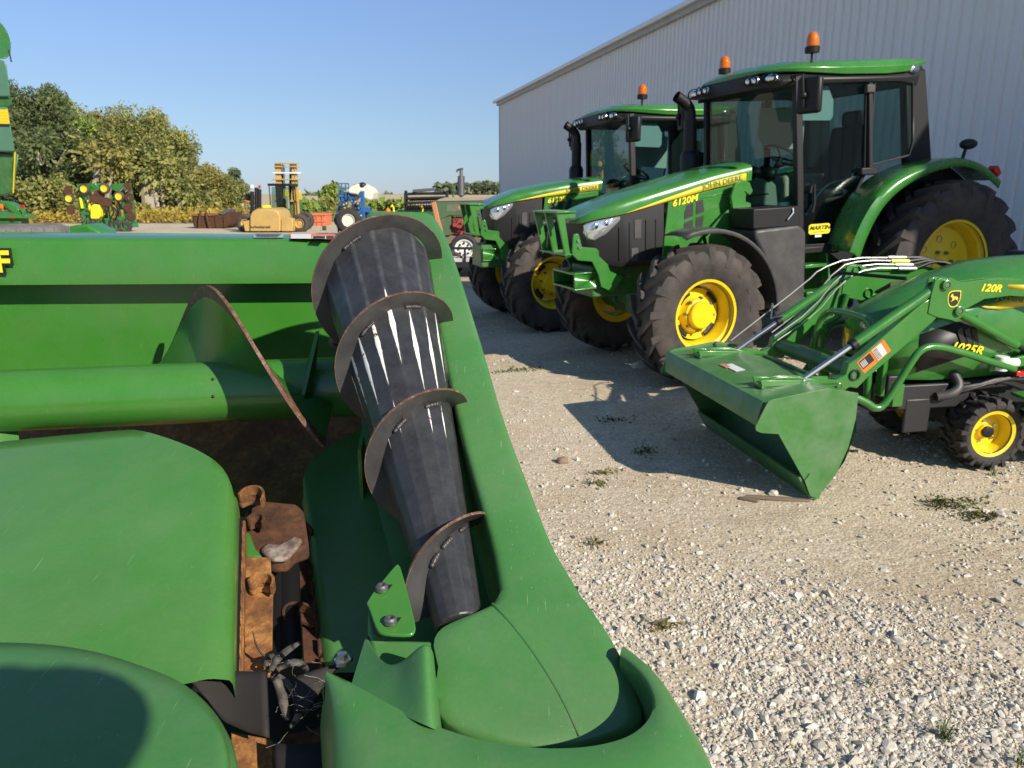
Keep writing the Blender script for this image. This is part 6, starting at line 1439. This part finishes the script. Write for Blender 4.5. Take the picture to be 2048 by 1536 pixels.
def old_tractor():
    f = Far('vintage_tractor', 'old faded green row crop tractor with rusty engine on a trailer', 'old tractor', 950, 16.5)
    og = 'oldgreen'
    f.poly('hood', [(872, 402), (1080, 398), (1080, 432), (960, 430), (900, 432), (876, 440)], 0, .46, og, .02); f.poly('hood_top', [(876, 399), (890, 395), (1080, 391), (1080, 399), (872, 403)], -.02, .5, paint('bleached_top', (.30, .25, .19), .7, 0, .2), .01)
    f.poly('radiator_shell', [(862, 405), (872, 403), (880, 440), (889, 472), (880, 474), (870, 440)], -.03, .52, paint('primer_rust', (.46, .19, .09), .75, 0, .2), .015)
    f.poly('side_sheet', [(878, 438), (902, 432), (902, 470), (888, 472)], 0, .44, og, .01); f.poly('side_sheet', [(955, 430), (1080, 430), (1080, 470), (962, 470)], 0, .44, og, .01)
    f.box('engine_block', 900, 434, 962, 470, .08, .34, 'redpart', .02)
    rd = random.Random(4)
    for i in range(16):
        u, v = rd.uniform(904, 955), rd.uniform(436, 464); m = rd.choice(['redpart', 'ink', 'dsteel', 'rustdark', 'ink', 'redpart'])
        if i % 2: f.box('engine_part', u, v, u + rd.uniform(4, 10), v + rd.uniform(3, 8), -.02 - .004 * i, .1, m, .008)
        else: f.bar('engine_pipe', [(u, v, 0), (u + rd.uniform(-8, 8), v + 6, -.05), (u + rd.uniform(-10, 14), v + rd.uniform(-6, 10), .02)], .012 + .01 * rd.random(), m)
    b = MB(); b.tube([f.p(940, 440, -.03), f.p(940, 450, -.03)], .045, 12); obj('oil_filter', b, M['white'], f.t)
    f.poly('sump', [(880, 472), (962, 468), (960, 490), (930, 484), (895, 496), (884, 492)], .05, .36, paint('greasy_casting', (.16, .12, .075), .7, 0, .2), .02)
    f.bar('exhaust_pipe', [(921, 398, .2), (921, 390, .2)], .03, 'rustdark'); b = MB(); b.tube([f.p(921, 392, .2), f.p(921, 391, .2), f.p(921, 352, .2), f.p(921, 351, .2)], [.05, .075, .075, .05], 16); obj('muffler', b, M['dsteel'], f.t)
    f.bar('exhaust_tip', [(921, 352, .2), (921, 338, .2)], .036, 'dsteel'); f.poly('rain_cap', [(911, 341), (914, 337), (925, 335), (925, 338), (915, 341), (912, 345)], .16, .08, 'grey', .004)
    b = MB(); c = f.p(905, 380, .2); b.lathe([(-.17, .022), (-.03, .022), (-.03, .06), (.01, .062), (.03, .04), (.035, 0)], tuple(c), 'z', 16); obj('air_intake', b, M['oldgreen'], f.t)
    Mt = Matrix(((1, 0, 0), (0, 0, -1), (0, 1, 0))).to_4x4(); Mt.translation = f.p(950, 416, -.012)
    lettering('OLIVER', .095, paint('faded_orange_letter', (.55, .17, .08), .6, 0, .2), f.t, Mt, off=.004, width=2.4)
    f.poly('letter_band', [(892, 410), (1010, 408), (1010, 421), (893, 423)], -.006, .005, paint('faded_band', (.11, .13, .07), .6, 0, .3), 0)
    c = f.p(930, 496, -.25); f.wheel(930, 496, -.25, .31, .20, .20, 'white', 'rubberclean')
    for k in range(8): q = 2 * math.pi * k / 8; b = MB(); b.ball(tuple(c + Vector((.12 * math.cos(q), -.075, .12 * math.sin(q)))), .026, 8, 6); obj('hand_hole', b, M['rustdark'], f.t)
    f.wheel(905, 496, .7, .31, .20, .20, 'white', 'rubberclean'); f.bar('front_axle', [(930, 494, -.2), (905, 494, .7)], .05, 'oldgreen'); f.wheel(1180, 455, -.3, .75, .45, .4, 'white', 'rubberclean'); f.bar('pedestal', [(918, 480, .2), (917, 496, .2)], .07, 'oldgreen')
    f = Far('flatbed_trailer', 'low black flatbed trailer with pale deck carrying the old tractor', 'trailer', 950, 15.7)
    f.poly('deck', [(880, 516), (1150, 514), (1150, 521), (880, 524)], -.1, 2.4, paint('pale_deck', (.52, .50, .47), .7, 0, .2), .01)
    f.box('front_rail', 872, 493, 1150, 498, -.16, .05, 'ink', .005)
    f.box('side_beam', 872, 523, 1150, 534, -.16, .08, 'ink', .01)
    for u in (886, 928, 957, 1000): f.box('stake', u, 484 if u == 957 else 494, u + 5, 530, -.14, .05, 'ink', .004)
    for u in (900, 1010): f.wheel(u, 530, .5, .26, .15, .18, 'ink', 'rubberclean')
    f.box('chock', 915, 512, 925, 519, -.05, .1, 'wood', .005)
old_tractor()

# ================================================================ SMALL THINGS ON THE GROUND
def small_things():
    rd = random.Random(21); np.random.seed(5)
    def tuft(label, u, v, h, n, mat='leafgreen', r=.02):
        r = min(r, .02)
        c = PZ(u, v, 0); c.z = ground_z(c.x, c.y); b = MB()
        for i in range(n):
            a = rd.uniform(0, 6.28); l = h * rd.uniform(.5, 1.1); s = Vector((rd.gauss(0, r * .4), rd.gauss(0, r * .4), 0)); d = Vector((math.cos(a), math.sin(a), 0)) * l * rd.uniform(.3, .9); w = Vector((-d.y, d.x, 0)).normalized() * .0022
            m = s + d * .45 + Vector((0, 0, l * .7)); e = s + d + Vector((0, 0, l * .75)); b.add([s - w, s + w, m + w * .8, e, m - w * .8], [(0, 1, 2, 3, 4)])
        o = obj('grass_tuft', b, plain('grass_blade', (.10, .14, .035), .6) if 'grass_blade' not in bpy.data.materials else bpy.data.materials['grass_blade']); o.location = c; tag(o, label, 'grass tuft', 'grass tufts in the gravel')
    tuft('largest green grass tuft near the lower right corner of the gravel', 1888, 1478, .075, 34, r=.06); tuft('small thin grass tuft in the coarse gravel above the large tuft', 1738, 1372, .045, 12, r=.03); tuft('grass tuft half cut by the lower right corner', 2035, 1528, .05, 16)
    tuft('tiny grass tuft by the front wheel of the small tractor', 1985, 952, .05, 16); tuft('tiny grass tuft far behind in the gap by the trailer', 950, 560, .12, 40, r=.3)
    def weed(label, u, v, w, d, n, tone, h=.012):
        c = PZ(u, v, 0); c.z = ground_z(c.x, c.y); C = np.stack([np.random.normal(size=n) * w, np.random.normal(size=n) * d, np.abs(np.random.normal(size=n)) * h + .006], 1); C[:, 0] += np.sin(C[:, 1] * 20) * w * .4
        o = obj('weed_patch', leaf_mesh('weed_patch', C, .012, 1.5, tone=tone), M['weed']); o.location = c; o['label'] = label; o['kind'] = 'stuff'
    weed('widest low green weed patch on the gravel right of the bucket', 1895, 1012, .10, .05, 260, .25); weed('low weed patch just below the wide one, nearer the right edge', 1955, 1038, .055, .03, 150, .25)
    weed('small dry weed patch in the sunlit gravel beside the shield', 1197, 970, .045, .03, 80, .7); weed('dry weed patch just above the small one beside the shield', 1205, 948, .05, .015, 60, .75)
    weed('brown dry weed wisp near the lower part of the shield', 1325, 1255, .035, .02, 70, .85); weed('dark weed patch in the bucket shadow', 1288, 905, .05, .05, 90, .1); weed('dark weed spot in shade by the front tyre', 1225, 843, .07, .04, 80, .15)
    weed('weed patch at the sunny strip between shield and tractors', 1045, 740, .12, .05, 110, .4); weed('thin weed spot on the sunlit strip nearer the shield', 1000, 745, .08, .04, 60, .5); weed('faint dry weed spot beside the lower shield edge', 1192, 1088, .03, .02, 50, .8)
    def rock(name, label, u, v, s, col, seed):
        c = PZ(u, v, 0); c.z = ground_z(c.x, c.y) + s * .45; bm = bmesh.new(); bmesh.ops.create_icosphere(bm, subdivisions=2, radius=1)
        for q in bm.verts: q.co *= 1 + .3 * mnoise.noise(q.co * 1.4 + Vector((seed, 0, 0))); q.co.x *= s * 1.25; q.co.y *= s; q.co.z *= s * .75
        me = bpy.data.meshes.new(name); bm.to_mesh(me); bm.free(); me.materials.append(paint(name + '_surface%d' % seed, col, .9, 0, .1)); o = bpy.data.objects.new(name, me); COL.objects.link(o); o.location = c; tag(o, label, 'stone')
    rock('stone', 'single reddish brown stone on the sunlit gravel left of the bucket', 1125, 925, .034, (.22, .14, .10), 3)
    rock('stone', 'pale chunk of stone lying before the bucket tip', 1547, 990, .024, (.5, .47, .40), 5); rock('stone', 'pale stone in the shade below the nearest front tyre', 1278, 735, .055, (.5, .44, .32), 7)
    b = MB(); b.prism([(-.19, -.012, 0), (.17, -.016, 0), (.19, .006, 0), (.0, .018, 0), (-.17, .012, 0)], (0, 0, .018)); o = obj('wood_stick', b, M['wood'], bevel=.004); o.location = PZ(1555, 1000, .004); o.rotation_euler = (0, R(2), R(-6)); tag(o, 'flat weathered piece of wood beside the bucket tip', 'wood stick')
    b = MB(); b.prism([(-.05, -.01, 0), (.05, -.016, 0), (.06, .01, 0), (-.03, .015, 0)], (0, 0, .014)); o = obj('wood_chip', b, M['wood'], bevel=.003); o.location = PZ(1497, 1001, .004); o.rotation_euler = (0, 0, R(-25)); tag(o, 'short wood chip left of the flat piece of wood', 'wood chip')
small_things()

# ================================================================ THE ONE WHO TOOK THE PICTURE (his shadow falls on the row snout)
def photographer():
    c = Vector((PX, PY, 0)); J = {'pel': (0, 0, .98), 'ch': (0, .0, 1.30), 'nk': (0, .01, 1.50), 'hd': (0, .04, 1.58), 'top': (0, .05, 1.76)}
    V = []; E = []; Rr = []
    def a(p, r, par=None):
        V.append(p); Rr.append(r)
        if par is not None: E.append((par, len(V) - 1))
        return len(V) - 1
    pel = a((0, 0, 1.06), .17); ch = a((0, 0, 1.40), .18, pel); nk = a((0, .05, 1.66), .062, ch); h1 = a((0, .11, 1.77), .085, nk); h2 = a((0, .12, 1.87), .10, h1); a((0, .11, 1.96), .06, h2)
    for s in (-1, 1):
        hp = a((s * .10, 0, .99), .11, pel); kn = a((s * .12, .03, .53), .075, hp); an = a((s * .13, -.02, .09), .05, kn); a((s * .14, .14, .04), .045, an)
        sh = a((s * .20, 0, 1.58), .075, ch)
        hand = (Vector((.115, -.055, 1.65)) if s > 0 else Vector((.0, -.06, 1.635))) - c
        el = Vector((.16, .10, 1.36)) if s > 0 else Vector((-.36, .06, 1.38))
        e = a(tuple(el), .052, sh); w = a(tuple(el.lerp(hand, .85)), .034, e); a(tuple(hand), .036, w)
    me = bpy.data.meshes.new('person'); me.from_pydata(V, E, []); bm = bmesh.new(); bm.from_mesh(me); ly = bm.verts.layers.skin.verify()
    for q, r in zip(bm.verts, Rr): q[ly].radius = (r, r); q[ly].use_root = q.index == 0
    bm.to_mesh(me); bm.free()
    o = bpy.data.objects.new('person', me); COL.objects.link(o); o.location = c
    m = o.modifiers.new('skin', 'SKIN'); m.use_smooth_shade = True
    m = o.modifiers.new('ss', 'SUBSURF'); m.levels = m.render_levels = 1
    me.materials.append(M['cloth']); b = MB(); b.lathe([(1.93, .17), (1.925, .172), (1.935, .11), (1.99, .10), (2.02, .06), (2.025, 0)], (0, .115, 0), 'z', 24); obj('hat', b, M['cloth'], o); tag(o, 'person in dark clothes and a brimmed hat holding a phone up behind the header', 'person')  # brimmed hat added, brim sized for the shadow cast on the snout
    b = MB(); b.box((.045, -.022, HC + .0), (.155, .009, .075)); ph = obj('phone', b, M['ink'], bevel=.003); tag(ph, 'black phone held up sideways in both hands', 'phone')
PX, PY = .375, -.41
photographer()
